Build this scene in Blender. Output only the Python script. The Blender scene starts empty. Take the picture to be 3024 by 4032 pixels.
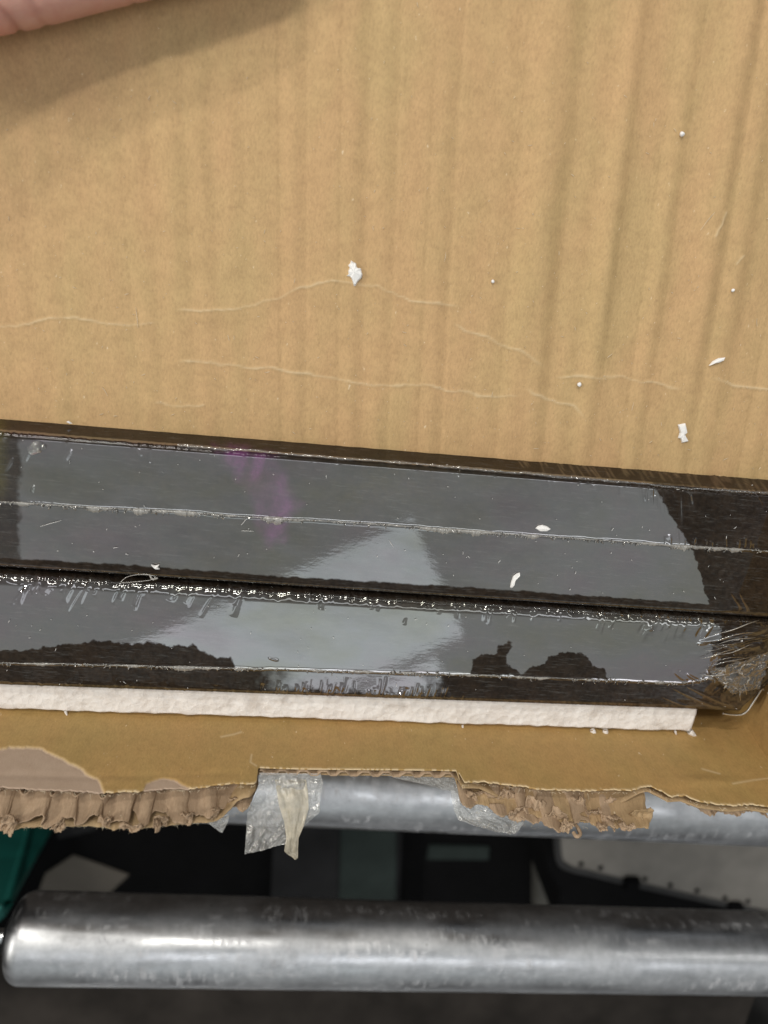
import bpy, bmesh, math, random
import numpy as np

random.seed(7); rng = np.random.default_rng(7)
S = bpy.context.scene
COL = S.collection

# ------------------------------------------------------------------ camera
F = 3024.0                                   # focal length in pixels of the 3024 x 4032 photograph
Xc = np.array([21500., 2155., 3024.]); Xc /= np.linalg.norm(Xc)
D = np.array([0., -1000., 3024.]); D[0] = -(D[1]*Xc[1] + D[2]*Xc[2])/Xc[0]; D /= np.linalg.norm(D)
Yc = -np.cross(Xc, D)
Yc = Yc if Yc[1] < 0 else -Yc
R = np.array([Xc, Yc, -D])                   # world = R @ (right, down, depth)
C = np.array([0., 0., .311])                 # phone held 0.31 m above the rollers
from mathutils import Matrix, Vector
cam = bpy.data.cameras.new('camera'); camo = bpy.data.objects.new('camera', cam); COL.objects.link(camo)
m = Matrix.Identity(4)
for i in range(3):
    m[i][0] = R[i, 0]; m[i][1] = -R[i, 1]; m[i][2] = -R[i, 2]; m[i][3] = C[i]
camo.matrix_world = m
cam.sensor_fit = 'HORIZONTAL'; cam.sensor_width = 26; cam.lens = 26
cam.clip_start = .01; cam.clip_end = 60
cam.dof.use_dof = True; cam.dof.focus_distance = .268; cam.dof.aperture_fstop = 26/3.0
S.camera = camo

# ------------------------------------------------------------------ light: a hall with ceiling troffers
W = bpy.data.worlds.new('World'); S.world = W; W.use_nodes = True
_nt = W.node_tree; _bg = _nt.nodes['Background']
_tc = _nt.nodes.new('ShaderNodeTexCoord'); _sx = _nt.nodes.new('ShaderNodeSeparateXYZ'); _rp = _nt.nodes.new('ShaderNodeValToRGB')
_nt.links.new(_tc.outputs['Generated'], _sx.inputs[0]); _nt.links.new(_sx.outputs['Z'], _rp.inputs[0]); _nt.links.new(_rp.outputs[0], _bg.inputs[0])
_e = _rp.color_ramp.elements; _e[0].position = .30; _e[0].color = (.28, .275, .27, 1); _e[1].position = .82; _e[1].color = (.97, 1, .98, 1)   # walls below, pale ceiling above
_bg.inputs[1].default_value = .45
def troffer(name, loc, ang, size, watts, col=(1, .98, .94)):
    l = bpy.data.lights.new(name, 'AREA'); l.shape = 'RECTANGLE'; l.size, l.size_y = size
    l.energy = watts; l.color = col
    o = bpy.data.objects.new(name, l); COL.objects.link(o); o.location = loc; o.rotation_euler = (0, 0, ang)
    return o
A = math.radians(26)
troffer('ceiling_light', (.035, -1.515, 2.6), math.radians(32), (1.48, .55), 1.62, (.92, 1, 1.02))
troffer('ceiling_light', (.32, -1.80, 2.6), math.radians(33), (1.0, .12), .26, (.92, 1, 1.02))
troffer('ceiling_light', (-.75, 2.0, 2.6), A, (1.2, .26), 42, (1, .95, .86))
troffer('ceiling_light', (-1.3, 3.9, 2.6), A, (1.2, .26), 112, (1, .96, .88))
troffer('ceiling_light', (-4.2, .45, 2.6), A, (.3, 1.0), 178, (1, .96, .88))
troffer('ceiling_light', (.45, -.02, 2.6), .04, (2.6, .40), 10, (.97, .98, 1))
troffer('ceiling_light', (2.1, 1.4, 2.6), A, (1.2, .16), 5, (1, .97, .92))
S.view_settings.view_transform = 'Standard'; S.view_settings.look = 'None'
S.view_settings.exposure = 0; S.view_settings.gamma = 1
S.render.engine = 'CYCLES'
S.cycles.use_denoising = True
S.cycles.max_bounces = 8; S.cycles.transparent_max_bounces = 12

# ------------------------------------------------------------------ helpers
def ray(px, py): return R @ np.array([(px-1512)/F, (py-2016)/F, 1.])
def P(px, py, z):
    d = ray(px, py); return C + d*((z-C[2])/d[2])
def onplane(px, py, q, n):
    d = ray(px, py); return C + d*((n @ (q-C))/(n @ d))
def pix(V):
    c = (np.asarray(V)-C) @ R
    return 1512+F*c[..., 0]/c[..., 2], 2016+F*c[..., 1]/c[..., 2]
def sstep(a, b, x):
    t = np.clip((x-a)/(b-a), 0, 1); return t*t*(3-2*t)
_L = np.random.default_rng(3).random((256, 256))
def vn(x, y, s=0):
    x = np.asarray(x, float)+s*17.31; y = np.asarray(y, float)+s*9.77
    i = np.floor(x).astype(int); j = np.floor(y).astype(int); fx = x-i; fy = y-j
    fx = fx*fx*(3-2*fx); fy = fy*fy*(3-2*fy)
    g = lambda a, b: _L[a % 256, b % 256]
    return (g(i, j)*(1-fx)+g(i+1, j)*fx)*(1-fy)+(g(i, j+1)*(1-fx)+g(i+1, j+1)*fx)*fy
def fbm(x, y, s=0, o=4):
    v = 0; a = .5
    for k in range(o):
        v = v+a*(vn(x, y, s+k*3.1)-.5); x = x*2.03; y = y*2.03; a *= .5
    return v                                # about -.5 .. .5
def polydist(px, py, line):
    d = np.full(px.shape, 1e9); T = np.zeros(px.shape)
    L = np.array(line, float); tot = 0
    for a, b in zip(L[:-1], L[1:]):
        ab = b-a; l = ab @ ab
        t = np.clip(((px-a[0])*ab[0]+(py-a[1])*ab[1])/l, 0, 1)
        e = np.hypot(px-a[0]-t*ab[0], py-a[1]-t*ab[1])
        T = np.where(e < d, tot+t*math.sqrt(l), T); d = np.minimum(d, e); tot += math.sqrt(l)
    return d, T, tot
def inside(px, py, poly):
    r = np.zeros(px.shape, bool); n = len(poly)
    for i in range(n):
        x1, y1 = poly[i]; x2, y2 = poly[(i+1) % n]
        c = ((y1 > py) != (y2 > py)); xi = (x2-x1)*(py-y1)/((y2-y1) if y2 != y1 else 1e-9)+x1
        r ^= c & (px < xi)
    return r
def sdf(px, py, poly):
    d, _, _ = polydist(px, py, list(poly)+[poly[0]])
    return np.where(inside(px, py, poly), d, -d)          # positive inside
def curve(pts):
    p = np.array(pts, float); return lambda x: np.interp(x, p[:, 0], p[:, 1])

def mesh_obj(name, V, faces, mat, parent=None, smooth=True, attrs=None):
    me = bpy.data.meshes.new(name)
    me.from_pydata([tuple(map(float, v)) for v in V], [], faces); me.update()
    if attrs:
        for k, a in attrs.items():
            at = me.attributes.new(k, 'FLOAT', 'POINT'); at.data.foreach_set('value', np.asarray(a, np.float32).ravel())
    if mat: me.materials.append(mat)
    if smooth: me.polygons.foreach_set('use_smooth', [True]*len(me.polygons))
    o = bpy.data.objects.new(name, me); COL.objects.link(o)
    if parent: o.parent = parent
    return o
def grid(name, G, mat, parent=None, attrs=None, smooth=True, closed_u=False, mask=None):
    n, k = G.shape[:2]
    idx = np.arange(n*k).reshape(n, k)
    if closed_u: idx = np.vstack([idx, idx[:1]])
    q = np.stack([idx[:-1, :-1], idx[1:, :-1], idx[1:, 1:], idx[:-1, 1:]], -1).reshape(-1, 4)
    if mask is not None:
        q = q[mask.ravel()[q].all(1)]
    me = bpy.data.meshes.new(name)
    me.vertices.add(n*k); me.vertices.foreach_set('co', np.asarray(G, np.float32).ravel())
    me.loops.add(q.size); me.loops.foreach_set('vertex_index', q.ravel().astype(np.int32))
    me.polygons.add(len(q)); me.polygons.foreach_set('loop_start', np.arange(0, q.size, 4, dtype=np.int32))
    me.update(calc_edges=True); me.validate()
    if attrs:
        for kk, a in attrs.items():
            at = me.attributes.new(kk, 'FLOAT', 'POINT'); at.data.foreach_set('value', np.asarray(a, np.float32).ravel())
    if mat: me.materials.append(mat)
    if smooth: me.polygons.foreach_set('use_smooth', [True]*len(me.polygons))
    o = bpy.data.objects.new(name, me); COL.objects.link(o)
    if parent: o.parent = parent
    return o
def solid(o, t, off=-1):
    md = o.modifiers.new('thickness', 'SOLIDIFY'); md.thickness = t; md.offset = off; return o
def thing(name, label, cat, loc=(0, 0, 0), group=None):
    o = bpy.data.objects.new(name, None); COL.objects.link(o); o.empty_display_size = .02
    return tag(o, label, cat, group)
def tag(o, label=None, cat=None, group=None, kind=None):
    if label: o['label'] = label
    if cat: o['category'] = cat
    if group: o['group'] = group
    if kind: o['kind'] = kind
    return o
def lathe(name, prof, axis_y, axis_z, mat, parent=None, seg=96):
    th = np.linspace(0, 2*math.pi, seg, endpoint=False)
    pr = np.array(prof, float)
    G = np.zeros((seg, len(pr), 3))
    for i, t in enumerate(th):
        G[i, :, 0] = pr[:, 0]; G[i, :, 1] = axis_y+pr[:, 1]*math.cos(t); G[i, :, 2] = axis_z+pr[:, 1]*math.sin(t)
    return grid(name, G, mat, parent, closed_u=True)

# ------------------------------------------------------------------ materials
def new_mat(name):
    mt = bpy.data.materials.new(name); mt.use_nodes = True
    nt = mt.node_tree; nt.nodes.clear()
    out = nt.nodes.new('ShaderNodeOutputMaterial')
    return mt, nt, out
def N(nt, t, **kw):
    n = nt.nodes.new(t)
    for k, v in kw.items():
        if k in n.inputs: n.inputs[k].default_value = v
        else: setattr(n, k, v)
    return n
def L(nt, a, b): nt.links.new(a, b)
def coords(nt, scale=(1, 1, 1), rot=(0, 0, 0)):
    tc = N(nt, 'ShaderNodeTexCoord'); mp = N(nt, 'ShaderNodeMapping')
    mp.inputs['Scale'].default_value = scale; mp.inputs['Rotation'].default_value = rot
    L(nt, tc.outputs['Object'], mp.inputs[0]); return mp.outputs[0]
def noise(nt, vec, scale, detail=4, rough=.6):
    n = N(nt, 'ShaderNodeTexNoise'); n.inputs['Scale'].default_value = scale
    n.inputs['Detail'].default_value = detail; n.inputs['Roughness'].default_value = rough
    L(nt, vec, n.inputs['Vector']); return n.outputs['Fac']
def ramp(nt, fac, stops):
    r = N(nt, 'ShaderNodeValToRGB'); e = r.color_ramp.elements
    while len(e) < len(stops): e.new(.5)
    for k, (p, c) in enumerate(stops):
        e[k].position = p; e[k].color = (*c, 1) if len(c) == 3 else c
    L(nt, fac, r.inputs[0]); return r.outputs[0]
def mixc(nt, fac, a, b, mode='MIX'):
    x = N(nt, 'ShaderNodeMix', data_type='RGBA', blend_type=mode)
    for s, v in ((x.inputs[0], fac), (x.inputs[6], a), (x.inputs[7], b)):
        if hasattr(v, 'is_output'): L(nt, v, s)
        elif isinstance(v, (int, float)): s.default_value = v
        else: s.default_value = (*v, 1)
    return x.outputs[2]
def math_(nt, op, a, b=None, clamp=False):
    x = N(nt, 'ShaderNodeMath', operation=op, use_clamp=clamp)
    for s, v in zip(x.inputs, (a, b)):
        if v is None: continue
        if hasattr(v, 'is_output'): L(nt, v, s)
        else: s.default_value = v
    return x.outputs[0]
def attr(nt, name):
    a = N(nt, 'ShaderNodeAttribute'); a.attribute_name = name; return a.outputs['Fac']
def bump(nt, h, strength, dist):
    b = N(nt, 'ShaderNodeBump'); b.inputs['Strength'].default_value = strength; b.inputs['Distance'].default_value = dist
    L(nt, h, b.inputs['Height']); return b.outputs[0]
def principled(nt, out, **kw):
    p = N(nt, 'ShaderNodeBsdfPrincipled')
    for k, v in kw.items():
        if hasattr(v, 'is_output'): L(nt, v, p.inputs[k])
        elif isinstance(v, tuple) and len(v) == 3 and p.inputs[k].type == 'RGBA': p.inputs[k].default_value = (*v, 1)
        else: p.inputs[k].default_value = v
    L(nt, p.outputs[0], out.inputs[0]); return p

def kraft(name, a, b, scuffs=True, gloss=.28):
    mt, nt, out = new_mat(name)
    v = coords(nt); vs = coords(nt, (1, .45, .45), (0, 0, .1))
    c = mixc(nt, ramp(nt, noise(nt, coords(nt, (1, .4, .6), (0, 0, .1)), 46, 3), [(.36, (0,)*3), (.64, (1,)*3)]), a, b)
    fib = noise(nt, vs, 1500, 5, .7)
    c = mixc(nt, .8, c, ramp(nt, fib, [(.25, (.77, .75, .72)), (.5, (1, 1, 1)), (.78, (1.18, 1.18, 1.2))]), 'MULTIPLY')
    blot = noise(nt, v, 190, 4, .65)
    c = mixc(nt, 1.0, c, ramp(nt, blot, [(.3, (.90, .895, .885)), (.55, (1, 1, 1)), (.75, (1.05, 1.05, 1.055))]), 'MULTIPLY')
    dots = noise(nt, v, 620, 2, .5)
    c = mixc(nt, ramp(nt, dots, [(.0, (.5,)*3), (.22, (.45,)*3), (.27, (0,)*3)]), c, tuple(x*.6 for x in a))
    c = mixc(nt, ramp(nt, noise(nt, vs, 950, 2, .5), [(.735, (0,)*3), (.775, (.7,)*3)]), c, (.72, .6, .42))
    if scuffs:
        c = mixc(nt, attr(nt, 'scuff'), c, (.68, .54, .34))
        c = mixc(nt, attr(nt, 'peel'), c, mixc(nt, noise(nt, v, 170, 5, .7), (.36, .26, .185), (.50, .38, .29)))
    principled(nt, out, **{'Base Color': c, 'Roughness': .62, 'Specular IOR Level': gloss,
                           'Normal': bump(nt, fib, .35, .00025)})
    return mt
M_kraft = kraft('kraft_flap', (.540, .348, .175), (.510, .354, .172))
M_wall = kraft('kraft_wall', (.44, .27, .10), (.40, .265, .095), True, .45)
M_torn = kraft('torn_kraft', (.42, .305, .208), (.38, .275, .185), False, .1)
M_outer = kraft('outer_liner', (.42, .29, .165), (.38, .27, .15), False, .2)

def wrap_mat():
    mt, nt, out = new_mat('shrink_wrap_on_black_carton')
    v = coords(nt)
    c = ramp(nt, noise(nt, v, 90, 4), [(.3, (.015, .0112, .0085)), (.7, (.025, .018, .0135))])
    c = mixc(nt, attr(nt, 'purple_reflection'), c, (.092, .03, .092))  # reflection of something purple, painted into the diffuse colour
    c = mixc(nt, attr(nt, 'olive_reflection'), c, (.060, .052, .018))  # olive reflection, likewise painted into the diffuse colour
    c = mixc(nt, 1.0, c, ramp(nt, noise(nt, v, 520, 5, .7), [(.3, (.65,)*3), (.7, (1.5, 1.45, 1.35))]), 'MULTIPLY')
    sc = noise(nt, coords(nt, (.3, 3.0, 1), (0, 0, .75)), 520, 5, .75)
    c = mixc(nt, ramp(nt, sc, [(.54, (0,)*3), (.78, (.55,)*3)]), c, (.13, .13, .125))
    d = N(nt, 'ShaderNodeBsdfDiffuse'); L(nt, c, d.inputs[0])
    h = math_(nt, 'ADD', noise(nt, coords(nt, (1, 2.5, 1), (0, 0, .5)), 260, 3, .55), math_(nt, 'MULTIPLY', noise(nt, coords(nt, (.12, 1.6, 1), (0, 0, .75)), 900, 3, .6), .2))
    nb = bump(nt, h, .03, .0003)
    g = N(nt, 'ShaderNodeBsdfGlossy'); L(nt, nb, g.inputs['Normal'])
    L(nt, ramp(nt, noise(nt, coords(nt, (1, 1.8, 1), (0, 0, .7)), 24, 3), [(.32, (.90, .92, .84)), (.5, (.96, .98, 1)), (.68, (1, .93, 1))]), g.inputs[0])
    L(nt, ramp(nt, noise(nt, v, 70, 3), [(.3, (.02,)*3), (.75, (.05,)*3)]), g.inputs['Roughness'])
    fr = N(nt, 'ShaderNodeFresnel'); fr.inputs[0].default_value = 1.5; L(nt, nb, fr.inputs['Normal'])
    k = math_(nt, 'SUBTRACT', 1.0, math_(nt, 'MULTIPLY', attr(nt, 'gloss_cut'), .985))  # mask sets how far the film's gloss is lowered
    k = math_(nt, 'MULTIPLY', k, 6.0)
    haze = ramp(nt, noise(nt, coords(nt, (1, 2.2, 1), (0, 0, .65)), 42, 5, .62), [(.3, (.86,)*3), (.7, (1.08,)*3)])
    fac = math_(nt, 'MINIMUM', math_(nt, 'MULTIPLY', math_(nt, 'MULTIPLY', fr.outputs[0], k), haze, True), .3)
    mx = N(nt, 'ShaderNodeMixShader'); L(nt, fac, mx.inputs[0]); L(nt, d.outputs[0], mx.inputs[1]); L(nt, g.outputs[0], mx.inputs[2])
    L(nt, mx.outputs[0], out.inputs[0]); return mt
M_wrap = wrap_mat()
def film_mat(name, white, alpha, rough=.12, gl=.35):
    mt, nt, out = new_mat(name)
    t = N(nt, 'ShaderNodeBsdfTransparent'); t.inputs[0].default_value = (.97, .97, .95, 1)
    d = N(nt, 'ShaderNodeBsdfDiffuse'); d.inputs[0].default_value = (*white, 1)
    tr = N(nt, 'ShaderNodeBsdfTranslucent'); tr.inputs[0].default_value = (*white, 1)
    g = N(nt, 'ShaderNodeBsdfGlossy'); g.inputs['Roughness'].default_value = rough
    n = noise(nt, coords(nt), 300, 5, .65)
    b = bump(nt, n, .5, .0008); L(nt, b, g.inputs['Normal'])
    m0 = N(nt, 'ShaderNodeMixShader'); m0.inputs[0].default_value = .35; L(nt, d.outputs[0], m0.inputs[1]); L(nt, tr.outputs[0], m0.inputs[2])
    m1 = N(nt, 'ShaderNodeMixShader'); L(nt, ramp(nt, n, [(.3, (alpha*.55,)*3), (.7, (alpha,)*3)]), m1.inputs[0])
    L(nt, t.outputs[0], m1.inputs[1]); L(nt, m0.outputs[0], m1.inputs[2])
    fr = N(nt, 'ShaderNodeFresnel'); fr.inputs[0].default_value = 1.5; L(nt, b, fr.inputs['Normal'])
    m2 = N(nt, 'ShaderNodeMixShader'); L(nt, math_(nt, 'MULTIPLY', fr.outputs[0], gl*6, True), m2.inputs[0])
    L(nt, m1.outputs[0], m2.inputs[1]); L(nt, g.outputs[0], m2.inputs[2])
    L(nt, m2.outputs[0], out.inputs[0]); return mt
M_tape = film_mat('clear_packing_tape', (.72, .70, .66), .46, .12, .45)
M_tapeb = film_mat('bunched_tape', (.72, .64, .49), .86, .2, .25)
M_seam = film_mat('film_weld', (.66, .64, .60), .80, .2, .4)
M_ear = film_mat('clear_film', (.30, .30, .30), .35, .10, .10)
M_crink = film_mat('crinkled_film', (.10, .09, .08), .35, .08, .40)
M_crinkb = film_mat('bright_crinkled_film', (.25, .24, .23), .4, .10, .7)
def simple(name, col, rough=.7, spec=.3, nscale=60, var=.25, metal=0):
    mt, nt, out = new_mat(name)
    c = mixc(nt, 1.0, col, ramp(nt, noise(nt, coords(nt), nscale, 5, .65), [(.3, (1-var,)*3), (.7, (1+var*.6,)*3)]), 'MULTIPLY')
    principled(nt, out, **{'Base Color': c, 'Roughness': rough, 'Specular IOR Level': spec, 'Metallic': metal}); return mt
def foam_mat():
    mt, nt, out = new_mat('white_polystyrene')
    v = coords(nt)
    vo = N(nt, 'ShaderNodeTexVoronoi'); vo.inputs['Scale'].default_value = 330; L(nt, v, vo.inputs['Vector'])
    c = ramp(nt, noise(nt, v, 120, 4), [(.28, (.60, .55, .51)), (.45, (.74, .70, .67)), (.7, (.82, .79, .77))])
    principled(nt, out, **{'Base Color': c, 'Roughness': .65, 'Specular IOR Level': .3,
        'Subsurface Weight': .0, 'Normal': bump(nt, math_(nt, 'ADD', vo.outputs['Distance'], math_(nt, 'MULTIPLY', noise(nt, v, 500, 4, .7), .8)), .6, .0008)}); return mt
M_foam = foam_mat()
def steel_mat():
    mt, nt, out = new_mat('galvanised_steel')
    v2 = coords(nt)
    br = noise(nt, coords(nt, (900, 40, 40)), 1, 4, .6)
    st = noise(nt, coords(nt, (9, 160, 160)), 1, 3, .6)
    patch = noise(nt, coords(nt, (22, 60, 60)), 1, 2, .5)
    c = ramp(nt, noise(nt, v2, 160, 3, .6), [(.3, (.42, .43, .45)), (.7, (.56, .57, .59))])
    scuff = math_(nt, 'MULTIPLY', ramp(nt, noise(nt, coords(nt, (260, 90, 90)), 1, 5, .75), [(.50, (0,)*3), (.62, (1,)*3)]),
                  ramp(nt, noise(nt, coords(nt, (16, 110, 110)), 1, 3, .6), [(.47, (0,)*3), (.58, (1,)*3)]))
    c = mixc(nt, math_(nt, 'MULTIPLY', scuff, .38), c, (.74, .73, .75))
    dirt = ramp(nt, noise(nt, coords(nt, (30, 75, 75)), 1, 5, .7), [(.55, (0,)*3), (.72, (.28,)*3)])
    c = mixc(nt, dirt, c, (.20, .18, .17))
    c = mixc(nt, ramp(nt, noise(nt, v2, 330, 2), [(.745, (0,)*3), (.775, (.6,)*3)]), c, (.06, .055, .05))
    r = math_(nt, 'ADD', ramp(nt, patch, [(.42, (.27,)*3), (.50, (.37,)*3), (.60, (.46,)*3)]), math_(nt, 'MULTIPLY', st, .10))
    r = math_(nt, 'ADD', r, math_(nt, 'MULTIPLY', scuff, .22))
    hb = math_(nt, 'ADD', math_(nt, 'ADD', br, math_(nt, 'MULTIPLY', st, .8)), math_(nt, 'MULTIPLY', scuff, 1.5))
    principled(nt, out, **{'Base Color': c, 'Metallic': ramp(nt, scuff, [(0, (1,)*3), (1, (.9,)*3)]), 'Roughness': r, 'Anisotropic': .2, 'Normal': bump(nt, hb, .06, .0006)}); return mt
M_steel = steel_mat()
M_cap = simple('zinc_cap', (.55, .56, .58), .3, .5, 200, .2, 1)
M_rail = simple('dark_rail', (.035, .035, .036), .6, .3, 40)
M_floor = simple('dark_floor', (.038, .032, .028), .85, .2, 9, .5)
M_black = simple('black_rubber', (.004, .004, .0045), .9, .1, 30)
M_teal = simple('teal_plastic', (.015, .165, .14), .42, .5, 14, .3)
M_paper = simple('grey_paper', (.145, .128, .11), .9, .1, 20, .1)
M_dgrey = simple('dark_grey', (.017, .017, .0185), .8, .2, 12, .4)
M_dgreen = simple('grey_green', (.024, .033, .031), .8, .2, 12, .3)
M_white = simple('dull_white', (.20, .188, .172), .7, .3, 18, .22)
M_pale = simple('pale_post', (.085, .083, .075), .8, .2, 18, .2)
M_flake = simple('white_foam_flake', (.86, .85, .84), .7, .3, 900, .06)
M_fibre = simple('pale_fibre', (.80, .70, .52), .8, .2, 400, .2)
def skin_mat():
    mt, nt, out = new_mat('skin')
    v = coords(nt)
    c = ramp(nt, noise(nt, v, 45, 4), [(.3, (.60, .31, .245)), (.5, (.68, .39, .31)), (.7, (.72, .45, .36))])
    c = mixc(nt, attr(nt, 'flush'), c, (.82, .36, .30))
    c = mixc(nt, ramp(nt, noise(nt, v, 260, 4, .7), [(.35, (.35,)*3), (.6, (0,)*3)]), c, (.58, .25, .20))
    c = mixc(nt, attr(nt, 'line'), c, (.45, .19, .15))
    h = noise(nt, v, 900, 4, .6)
    principled(nt, out, **{'Base Color': c, 'Roughness': .55, 'Subsurface Weight': .25, 'Subsurface Radius': (.004, .0015, .0008),
        'Subsurface Scale': 1.0, 'Normal': bump(nt, h, .3, .0003)}); return mt
M_skin = skin_mat()

# ------------------------------------------------------------------ the setting: floor
FZ = -.70
fl = mesh_obj('floor', [(-4, -5, FZ), (5, -5, FZ), (5, 4, FZ), (-4, 4, FZ)], [(0, 1, 2, 3)], M_floor); tag(fl, kind='structure')

# ------------------------------------------------------------------ conveyor
RR = .0225; XL, XR = -.1150, .345
def roller(y, label):
    t = thing('conveyor_roller', label, 'roller', group='steel rollers of the conveyor')
    sh = [(XL+.003, .0095), (XL+.0005, .0125)]+[(XL+.0085*(1-math.cos(a)), .0135+(RR-.0135)*math.sin(a)) for a in np.linspace(0, math.pi/2, 14)]
    sh += [(x, RR) for x in np.linspace(XL+.0095, XR-.0095, 60)]
    sh += [(XR-.0085*(1-math.cos(a)), .0135+(RR-.0135)*math.sin(a)) for a in np.linspace(math.pi/2, 0, 14)]+[(XR-.0005, .0125), (XR-.003, .0095)]
    lathe('tube', sh, y, -RR, M_steel, t, 128)
    for x0, s in ((XL, 1), (XR, -1)):
        lathe('end_cap', [(x0+.003*s, .0001), (x0+.003*s, .006), (x0-.0025*s, .0065), (x0-.003*s, .0088), (x0+.001*s, .0122)], y, -RR, M_cap, t, 40)
        lathe('axle', [(x0-.0285*s, .0001), (x0-.0285*s, .0036), (x0-.0280*s, .004), (x0-.002*s, .004)], y, -RR, M_cap, t, 24)
    return t
Y1, DY = -.360, .107
roller(Y1, 'steel conveyor roller in front, its whole length and rounded left end in view')
roller(Y1+DY, 'steel conveyor roller half hidden beneath the torn edge of the box')
roller(Y1+2*DY, 'steel conveyor roller carrying the near side of the box')
roller(Y1+3*DY, 'steel conveyor roller carrying the far side of the box')
for k, w_ in enumerate(('first', 'second', 'third', 'fourth', 'fifth', 'sixth')): roller(Y1-(k+1)*DY, w_+' steel conveyor roller on the near side of the front roller')
roller(Y1+4*DY, 'steel conveyor roller under the middle of the raised flap'); roller(Y1+5*DY, 'steel conveyor roller under the far end of the raised flap')
def bar(name, x0, x1, y0, y1, z0, z1, mat, parent=None, bev=.001):
    bm = bmesh.new(); bmesh.ops.create_cube(bm, size=1)
    for v in bm.verts:
        v.co = Vector(((x0+x1)/2+v.co.x*(x1-x0), (y0+y1)/2+v.co.y*(y1-y0), (z0+z1)/2+v.co.z*(z1-z0)))
    if bev: bmesh.ops.bevel(bm, geom=list(bm.edges), offset=bev, segments=2, affect='EDGES')
    me = bpy.data.meshes.new(name); bm.to_mesh(me); bm.free(); me.materials.append(mat)
    o = bpy.data.objects.new(name, me); COL.objects.link(o)
    if parent: o.parent = parent
    return o
for x, s, nm in ((XL-.0285, -1, 'dark steel conveyor side rail holding the left roller ends'), (XR+.0285, 1, 'dark steel conveyor side rail holding the right roller ends')):
    t = thing('conveyor_rail', nm, 'rail')
    bar('web', min(x, x+.003*s), max(x, x+.003*s), -1.65, .30, -.075, .004, M_rail, t, .0008)
    bar('top_flange', min(x+.003*s, x+.028*s), max(x+.003*s, x+.028*s), -1.65, .30, .001, .004, M_rail, t, .0008)
    for yy in (-1.6, .26):
        bar('leg', min(x+.004*s, x+.034*s), max(x+.004*s, x+.034*s), yy-.015, yy+.015, FZ, -.002, M_rail, t, .0015)

# ------------------------------------------------------------------ things below the conveyor
def slab(name, pts, z, th, mat, label=None, cat=None, parent=None, bev=.002):
    q = [P(x, y, z) for x, y in pts]
    bm = bmesh.new()
    vs = [bm.verts.new((p[0], p[1], z)) for p in q]
    f = bm.faces.new(vs); bm.normal_update()
    if f.normal.z < 0: f.normal_flip()
    r = bmesh.ops.extrude_face_region(bm, geom=[f])
    for g in r['geom']:
        if isinstance(g, bmesh.types.BMVert): g.co.z -= th
    bmesh.ops.recalc_face_normals(bm, faces=bm.faces)
    if bev: bmesh.ops.bevel(bm, geom=[e for e in bm.edges], offset=bev, segments=2, affect='EDGES')
    me = bpy.data.meshes.new(name); bm.to_mesh(me); bm.free(); me.materials.append(mat)
    o = bpy.data.objects.new(name, me); COL.objects.link(o)
    if label: tag(o, label, cat)
    if parent: o.parent = parent
    return o
slab('rubber_mat', [(-300, 2500), (2160, 2500), (2160, 3720), (-300, 3720)], FZ+.012, .0115, M_black, 'black rubber mat on the dark floor beyond the front roller', 'mat')
slab('paper_sheet', [(288, 3368), (508, 3446), (418, 3530), (330, 3620), (120, 3600), (178, 3440)], FZ+.0155, .0025, M_paper, 'pale grey paper sheet lying on black mat near teal bin', 'paper', bev=.0005)
slab('paper_scrap', [(228, 3200), (420, 3200), (380, 3268), (300, 3290), (226, 3305)], FZ+.0155, .0025, M_dgrey, 'dim grey scrap of board between teal bin and torn cardboard edge', 'board', bev=.0005)
slab('flat_carton', [(1095, 2900), (1600, 2900), (1570, 3640), (1060, 3640)], FZ+.045, .032, M_dgrey, 'dark grey flattened carton on the floor under the notch', 'carton')
slab('board_strip', [(1345, 2900), (1565, 2900), (1560, 3640), (1335, 3640)], FZ+.0525, .007, M_dgreen, 'dull grey green board strip on top of the flat carton', 'board')
slab('floor_plate', [(1690, 3330), (1930, 3335), (1925, 3390), (1680, 3388)], FZ+.018, .0055, M_dgreen, 'small faint green grey plate on the mat left of pale post', 'plate')
slab('pale_post', [(2118, 2700), (2152, 2700), (2152, 3430), (2198, 3500), (2190, 3640), (2112, 3640)], -.66, .0395, M_pale, 'pale grey narrow block left of the white padded board', 'block')
# white board with dark studs along its edge
wb = thing('studded_board', 'dull white padded board with black studs along its sloping edge', 'board')
ed = [(2188, 3240), (2194, 3330), (2206, 3395), (2250, 3420), (2330, 3438), (2480, 3475), (2640, 3510), (2800, 3545), (2900, 3568), (3024, 3593), (3300, 3650)]
slab('board_face', ed+[(3300, 2900), (2180, 2900)], -.50, .018, M_white, parent=wb, bev=.004)
slab('dark_base', [(2153, 2900), (2153, 3425), (2199, 3498), (2196, 3660), (3300, 3720), (3300, 2900)], -.53, .169, M_black, parent=wb, bev=.003)
for k, (x, y) in enumerate([(2288, 3425), (2365, 3440), (2540, 3484), (2640, 3508), (2745, 3530), (2855, 3558), (2945, 3572)]):
    q = P(x, y-22, -.4985); s = .0036
    bm = bmesh.new(); bmesh.ops.create_uvsphere(bm, u_segments=12, v_segments=8, radius=s)
    for v in bm.verts: v.co.z *= .6
    me = bpy.data.meshes.new('stud'); bm.to_mesh(me); bm.free(); me.materials.append(M_black)
    o = bpy.data.objects.new('stud', me); COL.objects.link(o); o.location = q; o.parent = wb
tube_pts = [P(x, y, -.5005) for x, y in ed]
for (x, y) in ((2488, 3480), (2895, 3578)):
    q = P(x, y, -.494); bar('clip', q[0]-.012, q[0]+.012, q[1]-.010, q[1]+.009, -.502, -.490, M_black, wb, .003)
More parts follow.
